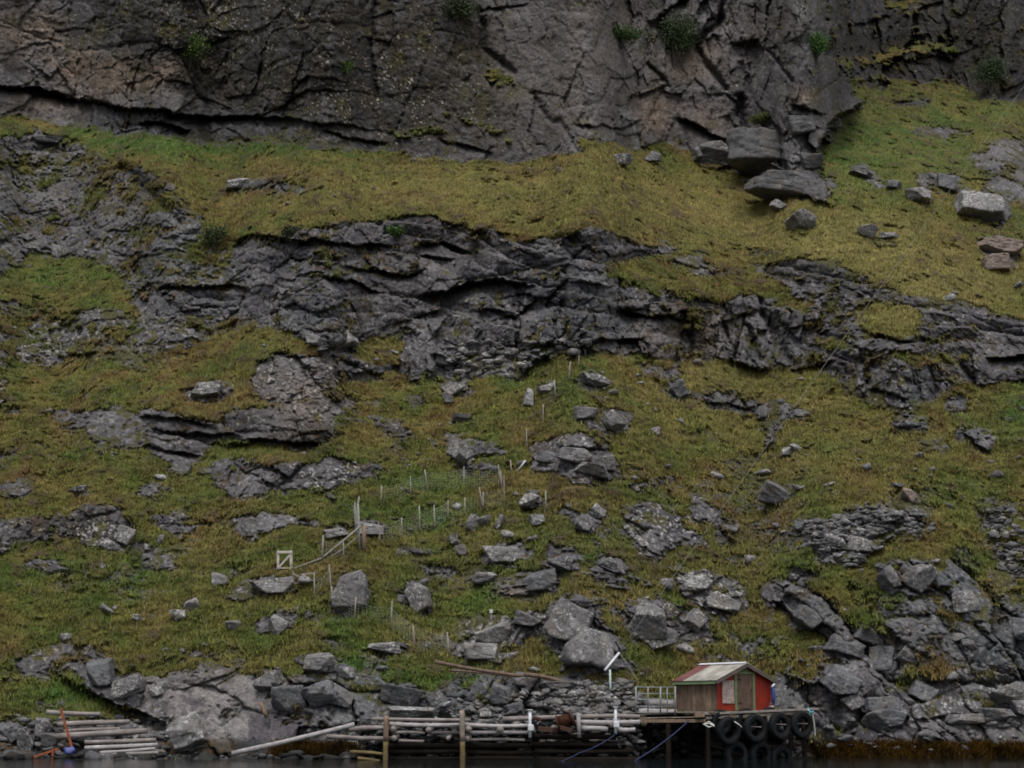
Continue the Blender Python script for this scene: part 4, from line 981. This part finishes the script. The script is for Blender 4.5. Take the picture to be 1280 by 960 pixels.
def slope_bar(name, sgn, y, w, h, mat, s0=0., s1=None, dz=0.):
    s1 = sl_ if s1 is None else s1; mb = MB(); c = (s0 + s1) / 2
    rot = Matrix.Rotation(sgn * pitch, 3, 'Y')
    mb.box((Wd/2 + sgn * c * math.cos(pitch), y, Ap - .06 - c * math.sin(pitch) + dz), (s1 - s0, w, h), rot); return mb.build(name, mat, shed)
slope_bar('barge_board', -1, -of + .03, .05, .16, M_BARGE); slope_bar('barge_board', 1, -of + .03, .05, .16, M_BARGE, .02)
slope_bar('barge_board', -1, Ln + ob - .03, .05, .14, M_BARGE); slope_bar('barge_board', 1, Ln + ob - .03, .05, .14, M_BARGE, .02)
mb = MB(); mb.box((Wd/2 - .07, Ln/2 - .04, Ap + .075), (.20, Ln + of + ob, .015), Matrix.Rotation(-pitch, 3, 'Y')); mb.box((Wd/2 + .09, Ln/2 - .04, Ap + .068), (.20, Ln + of + ob, .015), Matrix.Rotation(pitch, 3, 'Y')); mb.build('ridge_cap', M_WHITE, shed)
M_GRNX = wood_mat('green_fascia', (.17, .23, .12), (.11, .155, .08), 'Y', .6, amount=.4)
mb = MB(); mb.box((-oh + .05, Ln/2 - .04, Ht - .16), (.035, Ln + of + ob - .14, .15)); mb.build('fascia', M_GRNX, shed)
mb = MB(); mb.box((Wd + oh - .05, Ln/2 - .04, Ht - .16), (.035, Ln + of + ob - .14, .13)); mb.build('fascia', M_GRNX, shed)
# door, trim, boarded window
dx0, dx1 = 1.20, 2.40; dz = 1.80
door = MB()
x = dx0 + .07
while x < dx1 - .08: door.box((x + .07, -.012, dz/2), (.13, .03, dz - .04)); x += .138
door = door.build('door', M_DOOR, shed)
mb = MB(); mb.box((dx1 - .18, -.045, 1.0), (.03, .04, .14), bev=.004); mb.build('handle', M_RUSTD, door)
mb = MB(); mb.box((dx0 + .22, -.035, 1.52), (.34, .012, .05)); mb.build('hinge', M_RUSTD, door); mb = MB(); mb.box((dx0 + .22, -.035, .35), (.34, .012, .05)); mb.build('hinge', M_RUSTD, door)
for xx in (dx0, dx1): mb = MB(); mb.box((xx, -.03, .93), (.14, .05, 1.86), bev=.006); mb.build('door_jamb', M_GRN, shed)
mb = MB(); mb.box(((dx0+dx1)/2, -.032, dz + .05), (dx1 - dx0 + .16, .05, .12), bev=.006); mb.build('door_lintel', M_GRN, shed)
mb = MB(); mb.prism([(Wd/2 - .42, -.02, dz + .115), (Wd/2 + .42, -.02, dz + .115), (Wd/2, -.02, Ap - .10)], (0, .019, 0)); mb.build('gable_panel', M_GRN, shed)
wn = MB(); wn.box((.68, -.02, .90), (.70, .03, 1.04), bev=.006); wn = wn.build('window_board', M_BOARD, shed); wn['label'] = 'boarded window panel with peeling grey brown paint'
mb = MB()
for z_ in (.37, 1.43): mb.box((.68, -.045, z_), (.80, .03, .05))
for x_ in (.32, 1.04): mb.box((x_, -.046, .90), (.05, .03, 1.01))
mb.build('window_frame', M_BOARD, wn)
mb = MB(); mb.box((Wd/2, Ln/2, .03), (Wd - .1, Ln - .1, .05)); mb.build('floor_board', M_BRN, shed)
# blue tarpaulin roll on the right corner
root = empty('tarpaulin', at(966, 886, 91.75)); tag(root, 'rolled blue tarpaulin hanging on the right corner of the red shed', 'tarpaulin')
mb = MB(); mb.tube([local(root, at(966.5, 884, 91.7)), local(root, at(967, 872, 91.65)), local(root, at(966.3, 862, 91.7)), local(root, at(965, 856, 91.75))], [.06, .10, .11, .05], 8, .2); mb.build('roll', M_BLUE, root, True)
mb = MB(); mb.tube([local(root, at(964.5, 859, 91.6)), local(root, at(968, 855, 91.7))], .05, 8); mb.build('tie', M_WHITE, root, True)
root = empty('bucket', at(964.5, 887, 91.2)); tag(root, 'small pale bucket on the deck below the blue tarpaulin', 'bucket')
mb = MB(); mb.tube([(0, 0, .0), (0, 0, .20)], [.10, .13], 12); mb.build('pail', M_BOARD, root, True)
mb = MB(); mb.tube([(-.12, 0, .2), (-.07, 0, .31), (.07, 0, .31), (.12, 0, .2)], .01, 6); mb.build('bail', M_GALV, root, True)

# ------------------------------------------------------------------ pier under the shed
pier = empty('pier', (fl.x - 1, 91, 0)); tag(pier, 'timber pier carrying the red shed, open and dark underneath', 'pier')
Mz = Matrix.Rotation(A35, 3, 'Z')
ex, ey = Mz @ Vector((1, 0, 0)), Mz @ Vector((0, 1, 0))
def pl(x, y, z): return local(pier, fl + ex * x + ey * y + Vector((0, 0, z)))
mb = MB(); y = -.55
while y < 5.2:
    mb.box(pl(2.0, y, -.06), (6.0, .135, .05), Mz @ Matrix.Rotation(-.012, 3, 'Y'), .004); y += .15
mb.build('deck_board', M_DECK, pier)
# the approach deck to the left of the shed
def dl(px, py, Y): return local(pier, at(px, py, Y))
a, b = at(788, 898, 90.2), at(884, 896, 89.2)
mb = MB()
for k in range(12):
    off = Vector((.05*k, .17 * k, .0)); A_, B_ = a + off, b + off; d = B_ - A_
    mb.box(local(pier, (A_+B_)/2), (d.length, .155, .05), d.to_track_quat('X', 'Z').to_matrix(), .004)
mb.build('approach_board', M_DECK, pier)
def beam(a, b, w, h, mat, name='beam', lab=None):
    d = b - a; mb = MB(); mb.box(local(pier, (a+b)/2), (d.length, w, h), d.to_track_quat('X', 'Z').to_matrix(), .01); o = mb.build(name, mat, pier)
    if lab: o['label'] = lab
    return o
beam(at(786, 901.5, 90.1), at(882, 901, 89.0), .14, .16, M_BRN2)
beam(at(878, 892.5, 88.95), at(1024, 886, 91.3), .12, .11, M_LOG, 'edge_beam', 'pale edge beam above the tyres')
beam(at(882, 897.5, 89.1), at(1010, 890.5, 91.2), .14, .13, M_DECK, 'edge_beam')
beam(at(868, 893, 88.85), at(880, 893, 88.9), .3, .22, M_BRN2, 'beam_end', 'square cut end of an orange brown beam')
for (px, Y, r_0, dx) in ((835.5, 89.6, .13, 0), (884, 89.2, .12, 2), (957, 90.4, .11, -2), (990, 91.0, .12, -4), (1003, 91.3, .12, 4), (812, 92.0, .13, 0), (862, 92.4, .12, 0), (905, 93, .12, 0), (940, 93.5, .12, 0)):
    T = at(px, 897, Y); B_ = at(px + dx, 962, Y); mb = MB(); mb.log(local(pier, B_), local(pier, T), r_0 * 1.1, r_0, 10, .04, 6); mb.build('pile', M_DARKW, pier, True)
beam(at(955, 934, 90.6), at(1012, 930.5, 91.3), .10, .14, M_LOGD, 'cross_beam'); beam(at(880, 957, 89.2), at(1014, 947, 91.3), .12, .12, M_LOGD, 'cross_beam'); beam(at(882, 924, 89.6), at(1000, 918, 91.5), .10, .12, M_LOGD, 'cross_beam')
beam(at(1012, 930, 91.2), at(984, 957, 90.9), .10, .10, M_LOGD, 'diagonal_brace'); beam(at(884, 930, 89.4), at(960, 955, 90.4), .1, .1, M_LOGD, 'diagonal_brace')
# dark stone-filled crib behind and under the deck
def crib():
    px = random.uniform(770, 985); py = random.uniform(903, 958); return at(px, py, random.uniform(93.5, 95.5) + (905 - py) * -.0)
rubble('crib_stones', 900, crib, .18, .5, (5, 5, 4), 'dark wet stones packed under the pier')

# ------------------------------------------------------------------ tyres
def make_tyre():
    root = empty('tyre', (0, 0, 0)); n, k = 56, 26; V_ = []
    Rm, rt, hw = .545, .145, .17
    for i in range(n):
        a_ = 2*math.pi*i/n
        for j in range(k):
            b_ = 2*math.pi*j/k; cx = math.copysign(abs(math.cos(b_))**.62, math.cos(b_)); sx = math.copysign(abs(math.sin(b_))**.7, math.sin(b_))
            tread = .018 if (cx > .86 and (i % 2)) else 0; rr = Rm + (rt - tread) * cx; V_.append((rr*math.cos(a_), hw*sx, rr*math.sin(a_)))
    F_ = [[i*k+j, ((i+1) % n)*k+j, ((i+1) % n)*k+(j+1) % k, i*k+(j+1) % k] for i in range(n) for j in range(k)]
    npmesh('carcass', np.array(V_), np.array(F_), M_TYRE, True, parent=root)
    mb = MB()
    mb2 = [(.425*math.cos(2*math.pi*i/40), s_*.125, .425*math.sin(2*math.pi*i/40)) for s_ in (1,) for i in range(41)]
    mb.tube(mb2, .028, 8, 0, False); mb.tube([(x, -y, z) for x, y, z in mb2], .028, 8, 0, False); mb.build('bead', M_TYRE, root, True)
    return root
def copy_tree(o, parent=None):
    c = o.copy(); COL.objects.link(c); c.parent = parent
    for ch in o.children: copy_tree(ch, c)
    return c
T0 = make_tyre()
TY = [(911, 913.5, 88.7, 1.0, 'nearest hanging tyre of the front row, at the left end of the pier edge'), (943.7, 910.5, 89.35, 1.0, 'second tyre from the left in the front row along the pier edge'), (974.6, 907.5, 89.95, .985, 'third tyre from the left in the front row along the pier edge'), (1001.8, 906, 90.5, .98, 'rightmost tyre of the front row under the end of the deck'),
      (901, 903.5, 89.5, .93, 'upper left tyre tucked behind the nearest front tyre'), (933, 901.5, 90.1, .93, 'tyre tucked behind the second front tyre'), (962.5, 900, 90.7, .93, 'tyre tucked behind the third front tyre'), (990, 899.5, 91.2, .92, 'tyre tucked behind the rightmost front tyre'),
      (920, 943.5, 89.2, .97, 'left tyre of the lower row, dipping into the water'), (950, 943.5, 89.8, .97, 'right tyre of the lower row, dipping into the water'), (976, 948, 90.5, .93, 'lowest tyre under the right end, mostly in shadow')]
for i, (px, py, Y, sc, lab) in enumerate(TY):
    o = T0 if i == 0 else copy_tree(T0)
    o.name = 'tyre'; o.location = at(px, py, Y); o.rotation_euler = (R(random.uniform(-4, 4)), R(random.uniform(0, 360)), 0); o.scale = (sc, sc, sc)
    o.rotation_mode = 'XYZ'
    o.matrix_basis = Matrix.Translation(o.location) @ Matrix.Rotation(A35 + R(random.uniform(-5, 3)), 4, 'Z') @ Matrix.Rotation(R(random.uniform(-5, 5)), 4, 'X') @ Matrix.Rotation(R(random.uniform(0, 360)), 4, 'Y') @ Matrix.Scale(sc, 4)
    tag(o, lab, 'tyre', 'tyres hung along the pier edge')

# ------------------------------------------------------------------ ropes and cable
def rope(name, pts, r, mat, lab, cat='rope', sag=0):
    P_ = [Vector(p) for p in pts]; out = []
    for a, b in zip(P_, P_[1:]):
        for k in range(8): t_ = k/8; out.append(a.lerp(b, t_) - Vector((0, 0, sag*4*t_*(1-t_))))
    out.append(P_[-1]); mb = MB(); mb.tube(out, r, 6, .05); o = mb.build(name, mat, None, True); centre(o); return tag(o, lab, cat)
rope('rope', [at(862, 900, 88.8), at(795, 950, 86.5), at(770, 968, 85.5)], .03, M_ROPEB, 'blue mooring rope running from the pier deck down left into the water', sag=.12)
rope('rope', [at(772, 916, 88.2), at(725, 941, 86.8), at(655, 966, 84.0)], .025, M_ROPEB, 'blue mooring rope tied to the wharf post and slanting into the water', sag=.1)
rope('rope', [at(879, 906, 88.5), at(886, 902, 88.4), at(893, 907, 88.3), at(886, 909, 88.3), at(879, 905, 88.4), at(887, 904.5, 88.3), at(893, 908, 88.2)], .035, M_ROPEW, 'knotted white rope at the left end of the tyres')
rope('rope', [at(918, 902, 88.4), at(924, 906, 88.2), at(927, 909, 88.3)], .03, M_ROPEW, 'short pale rope between the first two front tyres')
rope('rope', [at(1009, 887, 90.4), at(1016, 893, 90.6), at(1018, 906, 90.6), at(1019, 920, 90.7)], .035, M_ROPEW, 'pale rope hanging from the right end of the deck')
rope('rope', [at(1010, 885, 90.6), at(1013, 891, 90.3), at(1017, 889, 90.4), at(1012, 894, 90.4)], .04, M_ROPET, 'turquoise rope wound round the right end of the edge beam')
for px, py, Y in ((943.7, 908, 89.3), (974.6, 905, 89.9), (1001.8, 904, 90.5)):
    a, b = at(px - 7, py, Y + .15), at(px + 8, py + .6, Y + .15); d = b - a; mb = MB(); mb.box((a+b)/2, (d.length, .05, .05), d.to_track_quat('X', 'Z').to_matrix()); o = mb.build('cross_bar', M_LOG); centre(o)
    tag(o, {943.7: 'thin pale bar seen through the second front tyre', 974.6: 'thin pale bar seen through the third front tyre', 1001.8: 'thin pale bar seen through the rightmost front tyre'}[px], 'bar')
# goods cable down the hillside to the bent pole by the pier
need = 0
for k in range(1, 60):
    t_ = k / 66; pz = (1300 + (774-1300)*t_, 80 + (815-80)*t_); need = max(need, (1/(ground(*pz).y - .8) - t_/95.2) / (1 - t_))
ca = at(1300, 80, 1/need); cb = at(774, 815, 95.2)
rope('cableway_wire', [ca, cb], .011, M_CABLE, 'thin steel goods cable descending from the upper right across the slope', 'cable')
root = empty('bent_pole', at(763.5, 873, 93.8)); tag(root, 'pale green bent pole with a slanting arm holding the goods cable', 'pole')
mb = MB(); mb.tube([local(root, at(763.8, 880, 93.8)), local(root, at(763, 856, 93.8)), local(root, at(762.4, 837, 93.8))], .055, 8); mb.build('post', M_TURQ, root, True)
mb = MB(); mb.tube([local(root, at(756, 838, 93.7)), local(root, at(774, 816, 94.6))], .07, 8); mb.build('arm', M_WHITE, root, True)
mb = MB(); mb.tube([local(root, at(773, 818, 94.6)), local(root, at(774.5, 811, 94.6)), local(root, at(769, 802, 94.8))], .05, 8); mb.build('hook', M_TYRE, root, True)
mb = MB(); mb.tube([local(root, at(775, 817, 94.6)), local(root, at(796, 850, 94.2))], .018, 6); mb.build('stay', M_CABLE, root)
# metal hurdle on the pier
root = empty('metal_hurdle', at(820, 893, 90.6)); tag(root, 'grey metal sheep hurdle standing on the pier left of the shed', 'hurdle')
def hp(px, py): return local(root, at(px, py, 90.8 + (px - 820) * .012))
for x_ in (794.8, 844): mb = MB(); mb.tube([hp(x_, 894), hp(x_, 858)], .045, 8); mb.build('upright', M_GALV, root, True)
for x_ in (810, 825.6, 834): mb = MB(); mb.tube([hp(x_, 892), hp(x_, 859)], .03 if x_ != 825.6 else .05, 8); mb.build('bar', M_GALV, root, True)
for y_ in (859, 867, 874.5, 883, 890.5): mb = MB(); mb.tube([hp(794.8, y_), hp(844, y_)], .026, 8); mb.build('rail', M_GALV, root, True)
def log(a, b, r, mat, lab, name='log', group=None, r1=None):
    mb = MB(); mb.log(a, b, r, r1 or r*.85, 12, .04); o = mb.build(name, mat, None, True); centre(o); return tag(o, lab, 'log', group)
log(at(811, 878.5, 92.2), at(843, 879.5, 92.4), .20, M_LOGW, 'white log behind the metal hurdle, upper of two', group='logs on the pier'); log(at(799, 889.5, 91.9), at(846, 890, 92.0), .16, M_LOGW, 'white log behind the metal hurdle, lower of two', group='logs on the pier')
root = empty('timber_frame', at(780, 880, 93.5)); tag(root, 'dark low timber frame between the bent pole and the metal hurdle', 'timber frame')
bar(root, 'beam', at(768, 869, 93.5), at(796, 868, 93.4), .12, M_DARKW); bar(root, 'beam', at(768, 886, 93.5), at(796, 886, 93.4), .12, M_BRN); bar(root, 'back_panel', at(769, 877, 93.8), at(795, 877, 93.8), .55, M_DARKW)

# ------------------------------------------------------------------ log wharf
wharf = empty('log_wharf', (at(600, 945, 88.3).x, 88.3, 0)); tag(wharf, 'low wharf of stacked logs and posts along the waterline left of the pier', 'wharf')
def wl(name, x0, y0, x1, y1, r, mat, Y0_=88.3, Y1_=None, lab=None):
    a, b = local(wharf, at(x0, y0, Y0_)), local(wharf, at(x1, y1, Y1_ or Y0_)); mb = MB(); mb.log(a, b, r, r*random.uniform(.8, .95), 12, .05); o = mb.build(name, mat, wharf, True)
    if lab: o['label'] = lab
WL = [(465,898.5,588,900,.095,M_LOG,88.9), (487,905,575,906,.11,M_LOGW,88.3), (581,906,661,907,.11,M_LOGW,88.3), (490,916,531,916.5,.085,M_LOG,88.4), (536,916,574,916,.075,M_LOG,88.5), (584,916,661,915.6,.10,M_LOGW,88.4),
      (408,920.6,494,923,.12,M_LOG,88.5), (498,925.5,530,926.5,.08,M_LOG,88.5), (581,925,656,925,.08,M_LOG,88.5), (437,912,482,910,.13,M_LOG,88.9), (628,899,716,896,.12,M_LOG,89.2), (725,896.5,800,896,.12,M_LOG,89.2), (723,902.5,800,902.5,.12,M_LOGW,88.6), (727,911,760,912,.13,M_LOGW,88.5), (772,912,794,912,.12,M_LOGW,88.5),
      (437,940,480,943,.09,M_LOGY,88.0), (447,948,480,953,.08,M_LOGY,87.8)]
for (x0, y0, x1, y1, r, m_, Y_) in WL: wl('log', x0, y0, x1, y1, r, m_, Y_)
for (x0, x1, y0) in ((484, 575, 933), (484, 576, 940), (486, 577, 948), (582, 660, 932), (583, 664, 940), (582, 668, 949), (665, 770, 921), (664, 772, 930), (668, 790, 939), (670, 800, 949), (500, 640, 955)):
    wl('wet_log', x0, y0, x1, y0 + random.uniform(-1, 1), random.uniform(.12, .15), M_LOGD, 88.9)
for (x_, y_, r) in ((491, 911.5, .16), (535.5, 912.5, .15), (585, 911.5, .16), (625, 912, .17), (492, 923, .15), (584, 923.5, .14), (665, 912, .13), (765, 906, .14), (560, 923, .10)):
    a = at(x_, y_, 88.1); b = a + Vector((.1, 3.2, .15)); mb = MB(); mb.log(local(wharf, a), local(wharf, b), r, r, 12, .02); mb.build('cross_log', M_LOG, wharf, True)
for (x_, yt, r, m_, Y_, xb) in ((483, 894.5, .125, M_BRN2, 87.9, 481.5), (577.5, 888, .125, M_POST, 87.9, 578.5)):
    mb = MB(); a, c, b = at(xb, 962, Y_), at((x_ + xb)/2, 927, Y_), at(x_, yt, Y_)
    mb.log(local(wharf, c), local(wharf, b), r, r*.97, 12, .02, 5); mb.build('post', m_, wharf, True)
    mb = MB(); mb.log(local(wharf, a), local(wharf, c), r*1.04, r*1.01, 12, .02, 5); mb.build('post_foot', M_LOGY, wharf, True)
for (x_, yt, yb) in ((662.5, 887.5, 922), (769.5, 884, 917)):
    mb = MB(); mb.tube([local(wharf, at(x_, yb, 88.0)), local(wharf, at(x_, yt, 88.0))], .075, 10, .03); mb.build('bollard_post', M_WHITE, wharf, True)
    mb = MB(); mb.tube([local(wharf, at(x_, yt + .6, 88.0)), local(wharf, at(x_, yt - .6, 88.0))], .13, 12); mb.build('bollard_cap', M_WHITE, wharf, True)
    mb = MB(); mb.box(local(wharf, at(x_ + 1, (yt + yb)/2 + 5, 87.95)), (.28, .18, .3), bev=.03); mb.build('bracket', M_WHITE, wharf)
mb = MB(); mb.tube([local(wharf, at(724, 922, 88.2)), local(wharf, at(723, 892, 88.2))], .10, 10, .05); mb.build('stub_post', M_LOGW, wharf, True)
def cribw():
    px = random.uniform(452, 800); py = random.uniform(902, 956); return at(px, py, random.uniform(89.5, 91.5) + max(0, (910 - py)) * .15)
rubble('crib_stones', 1500, cribw, .10, .32, (4, 5, 4, 5, 5), 'dark stones filling the log wharf')
def cribt():
    px = random.uniform(440, 800); py = random.uniform(898, 927); return at(px, py, random.uniform(89.2, 90.8))
rubble('crib_stones', 420, cribt, .10, .26, (0, 2, 4, 4), 'pale stones showing between the upper wharf logs')
log(at(290, 942, 88.0), at(443, 905.5, 88.0), .13, M_LOGW, 'long white log leaning from the waterline up onto the wharf', 'leaning_log')
# rusty winch wreck
root = empty('rusty_winch', at(700, 908, 88.6)); tag(root, 'heap of rusty iron winch parts lying on the log wharf', 'winch')
def wp(px, py, Y=88.5): return local(root, at(px, py, Y))
mb = MB(); mb.tube([wp(697, 903), wp(716, 899)], .30, 16, .06); mb.build('drum', M_RUSTD, root, True)
mb = MB(); mb.tube([wp(714, 897.5, 88.4), wp(717, 896.5, 88.4)], .42, 16, .02); mb.build('flange', M_RUST, root)
mb = MB(); mb.tube([wp(696, 904, 88.4), wp(698, 903.5, 88.4)], .36, 16, .02); mb.build('flange', M_RUSTD, root)
mb = MB(); mb.box(wp(682, 912), (.75, .3, .26), Matrix.Rotation(.1, 3, 'Y'), .03); mb.build('base_plate', M_RUST, root)
mb = MB(); mb.box(wp(694, 913), (1.1, .2, .14), Matrix.Rotation(-.15, 3, 'Y'), .02); mb.build('frame_bar', M_RUSTD, root)
mb = MB(); mb.box(wp(672, 898, 89.0), (.5, .3, .14), Matrix.Rotation(.3, 3, 'Y'), .02); mb.build('scrap_plate', M_RUST, root)
mb = MB(); mb.box(wp(706, 911, 88.3), (.7, .12, .22), Matrix.Rotation(.25, 3, 'Y'), .02); mb.build('scrap_plate', M_RUST, root)

# ------------------------------------------------------------------ logs and beams on the left shore
LL = [(58,890,125,892.5,.13,M_LOG,95.5,'uppermost log of the left pile, partly under the green hollow'), (72,905.6,162,902,.14,M_LOG,95,'second log from the top of the left pile'), (80,914,150,911,.09,M_LOG,94.6,'thin third log from the top of the left pile'), (70,920.6,184,913.5,.17,M_LOG,94.2,'thickest log across the middle of the left pile'), (106,928,195,925,.12,M_LOG,93.5,'log below the thickest one in the left pile'),
      (106,935,197,931,.12,M_LOGW,93,'pale log third from the bottom of the left pile'), (125,941,194,935.6,.09,M_LOGW,92.6,'pale thin log second from the bottom of the left pile'), (125,945,198,941,.10,M_LOG,92.3,'lowest log of the left pile')]
for (x0, y0, x1, y1, r, m_, Y_, lab) in LL: log(at(x0, y0, Y_), at(x1, y1, Y_), r, m_, lab, group='logs piled on the left shore')
def slat(x0, y0, x1, y1, w, mat, Y_, lab, name):
    a, b = at(x0, y0, Y_), at(x1, y1, Y_); d = b - a; mb = MB(); mb.box((a+b)/2, (d.length, w*.5, w), d.to_track_quat('X', 'Y').to_matrix(), .01); o = mb.build(name, mat); centre(o); return tag(o, lab, 'beam')
slat(75.5, 885, 90.5, 936, .20, M_RUSTB, 91.8, 'upright rust orange beam leaning against the left log pile', 'iron_beam')
slat(27, 952, 73, 936, .22, M_RUSTB, 91.2, 'rust orange beam lying slanted at the lower left waterline', 'iron_beam')
slat(66, 936, 66, 951, .18, M_RUSTB, 91.0, 'short rust orange upright under the slanted beam', 'iron_beam')
log(at(156, 952.5, 90.6), at(228, 949, 90.6), .10, M_LOGY, 'greenish pole at the waterline in front of the whitish boulder', 'pole')
log(at(200, 956, 90.2), at(269, 951, 90.2), .10, M_LOGY, 'yellowish pole right of the greenish one at the waterline', 'pole')
log(at(155, 951, 90.3), at(176, 961, 89.9), .06, M_LOG, 'short pale stick crossing the left end of the greenish pole', 'pole')
for p in ((87, 938, 91.4),):
    root = empty('blue_bag', at(*p)); tag(root, 'crumpled dark blue bag beside the upright rust beam', 'bag')
    Q, Fc = rock_verts(ICO3, 77); npmesh('bag', Q * np.array([.32, .2, .2]), Fc, M_BLUE, True, parent=root)

# ------------------------------------------------------------------ shrubs on the cliff
def shrub(px, py, hpx, wpx, col, lab, n=2200, seed=1, lean=0.):
    n = int(n * 1.4)
    g = ground(px, py); Y_ = g.y - .25; root = empty('shrub', (g.x, Y_, g.z)); tag(root, lab, 'shrub'); r = np.random.default_rng(seed); sc = Y_ / F
    H, Wd_ = hpx * sc, wpx * sc; tips = []
    mb = MB()
    for k in range(9):
        a_ = r.uniform(-.9, .9); b_ = r.uniform(-.5, -.05); L = H * r.uniform(.6, 1.0)
        e = Vector((a_ * Wd_ * .5 + lean * H, b_ * Wd_ * .6, L)); m_ = e * .5 + Vector((r.normal()*.08, 0, .12*L)); mb.tube([(0, .3, -.2), m_, e], [.05, .03, .012], 5)
        for t_ in (.45, .6, .75, .9, 1.0):
            tips.append(m_.lerp(e, (t_ - .4) / .6) if t_ > .4 else m_)
    mb.build('stem', M_BARK, root)
    tips = np.array([t_[:] for t_ in tips]); c = tips[r.integers(0, len(tips), n)]
    off = r.normal(size=(n, 3)) * np.array([Wd_*.19, Wd_*.14, H*.13]); p = c + off
    s_ = r.uniform(.05, .11, n); d1 = r.normal(size=(n, 3)); d1 /= np.linalg.norm(d1, axis=1)[:, None]; d2 = np.cross(d1, r.normal(size=(n, 3))); d2 /= np.linalg.norm(d2, axis=1)[:, None]
    V_ = np.stack([p - d1*s_[:, None], p + d2*s_[:, None]*.6, p + d1*s_[:, None], p - d2*s_[:, None]*.6], 1).reshape(-1, 3)
    cc = np.array(col) * 1.35 * (1 + .3 * r.normal(size=(n, 1))); npmesh('foliage', V_, np.arange(n*4).reshape(-1, 4), M_LEAF, False, np.clip(np.repeat(cc, 4, 0), .005, .5), root)
shrub(236, 84, 40, 40, (.060, .095, .028), 'light green leafy shrub growing from a ledge of the upper left cliff', 2600, 1)
shrub(575, 36, 42, 44, (.035, .045, .022), 'dark sparse shrub at the top of the cliff crevice', 2200, 2)
shrub(776, 58, 22, 50, (.038, .065, .022), 'low spreading green shrub on the cliff left of the headland', 2400, 3)
shrub(842, 86, 66, 44, (.040, .060, .026), 'tall drooping green shrub against the pale headland rock', 3000, 4)
shrub(1020, 78, 34, 26, (.042, .085, .024), 'bright green shrub on the right edge of the headland', 1800, 5)
shrub(1238, 116, 42, 34, (.030, .050, .022), 'dark green shrub at the foot of the far right cliff', 2200, 6)
shrub(432, 98, 22, 14, (.045, .075, .022), 'tiny green bush on the dark mossy part of the cliff', 800, 7)
shrub(496, 298, 14, 16, (.045, .085, .022), 'tiny bright bush in a crack of the rock band', 700, 8)
shrub(370, 310, 24, 24, (.022, .028, .016), 'dark tuft hanging over the left end of the rock band', 1300, 9)
shrub(954, 160, 16, 34, (.060, .070, .024), 'olive bush on the headland above the huge rounded block', 1500, 10)
shrub(268, 312, 30, 26, (.040, .055, .024), 'thin green sapling beside the diagonal dark slab', 900, 11)
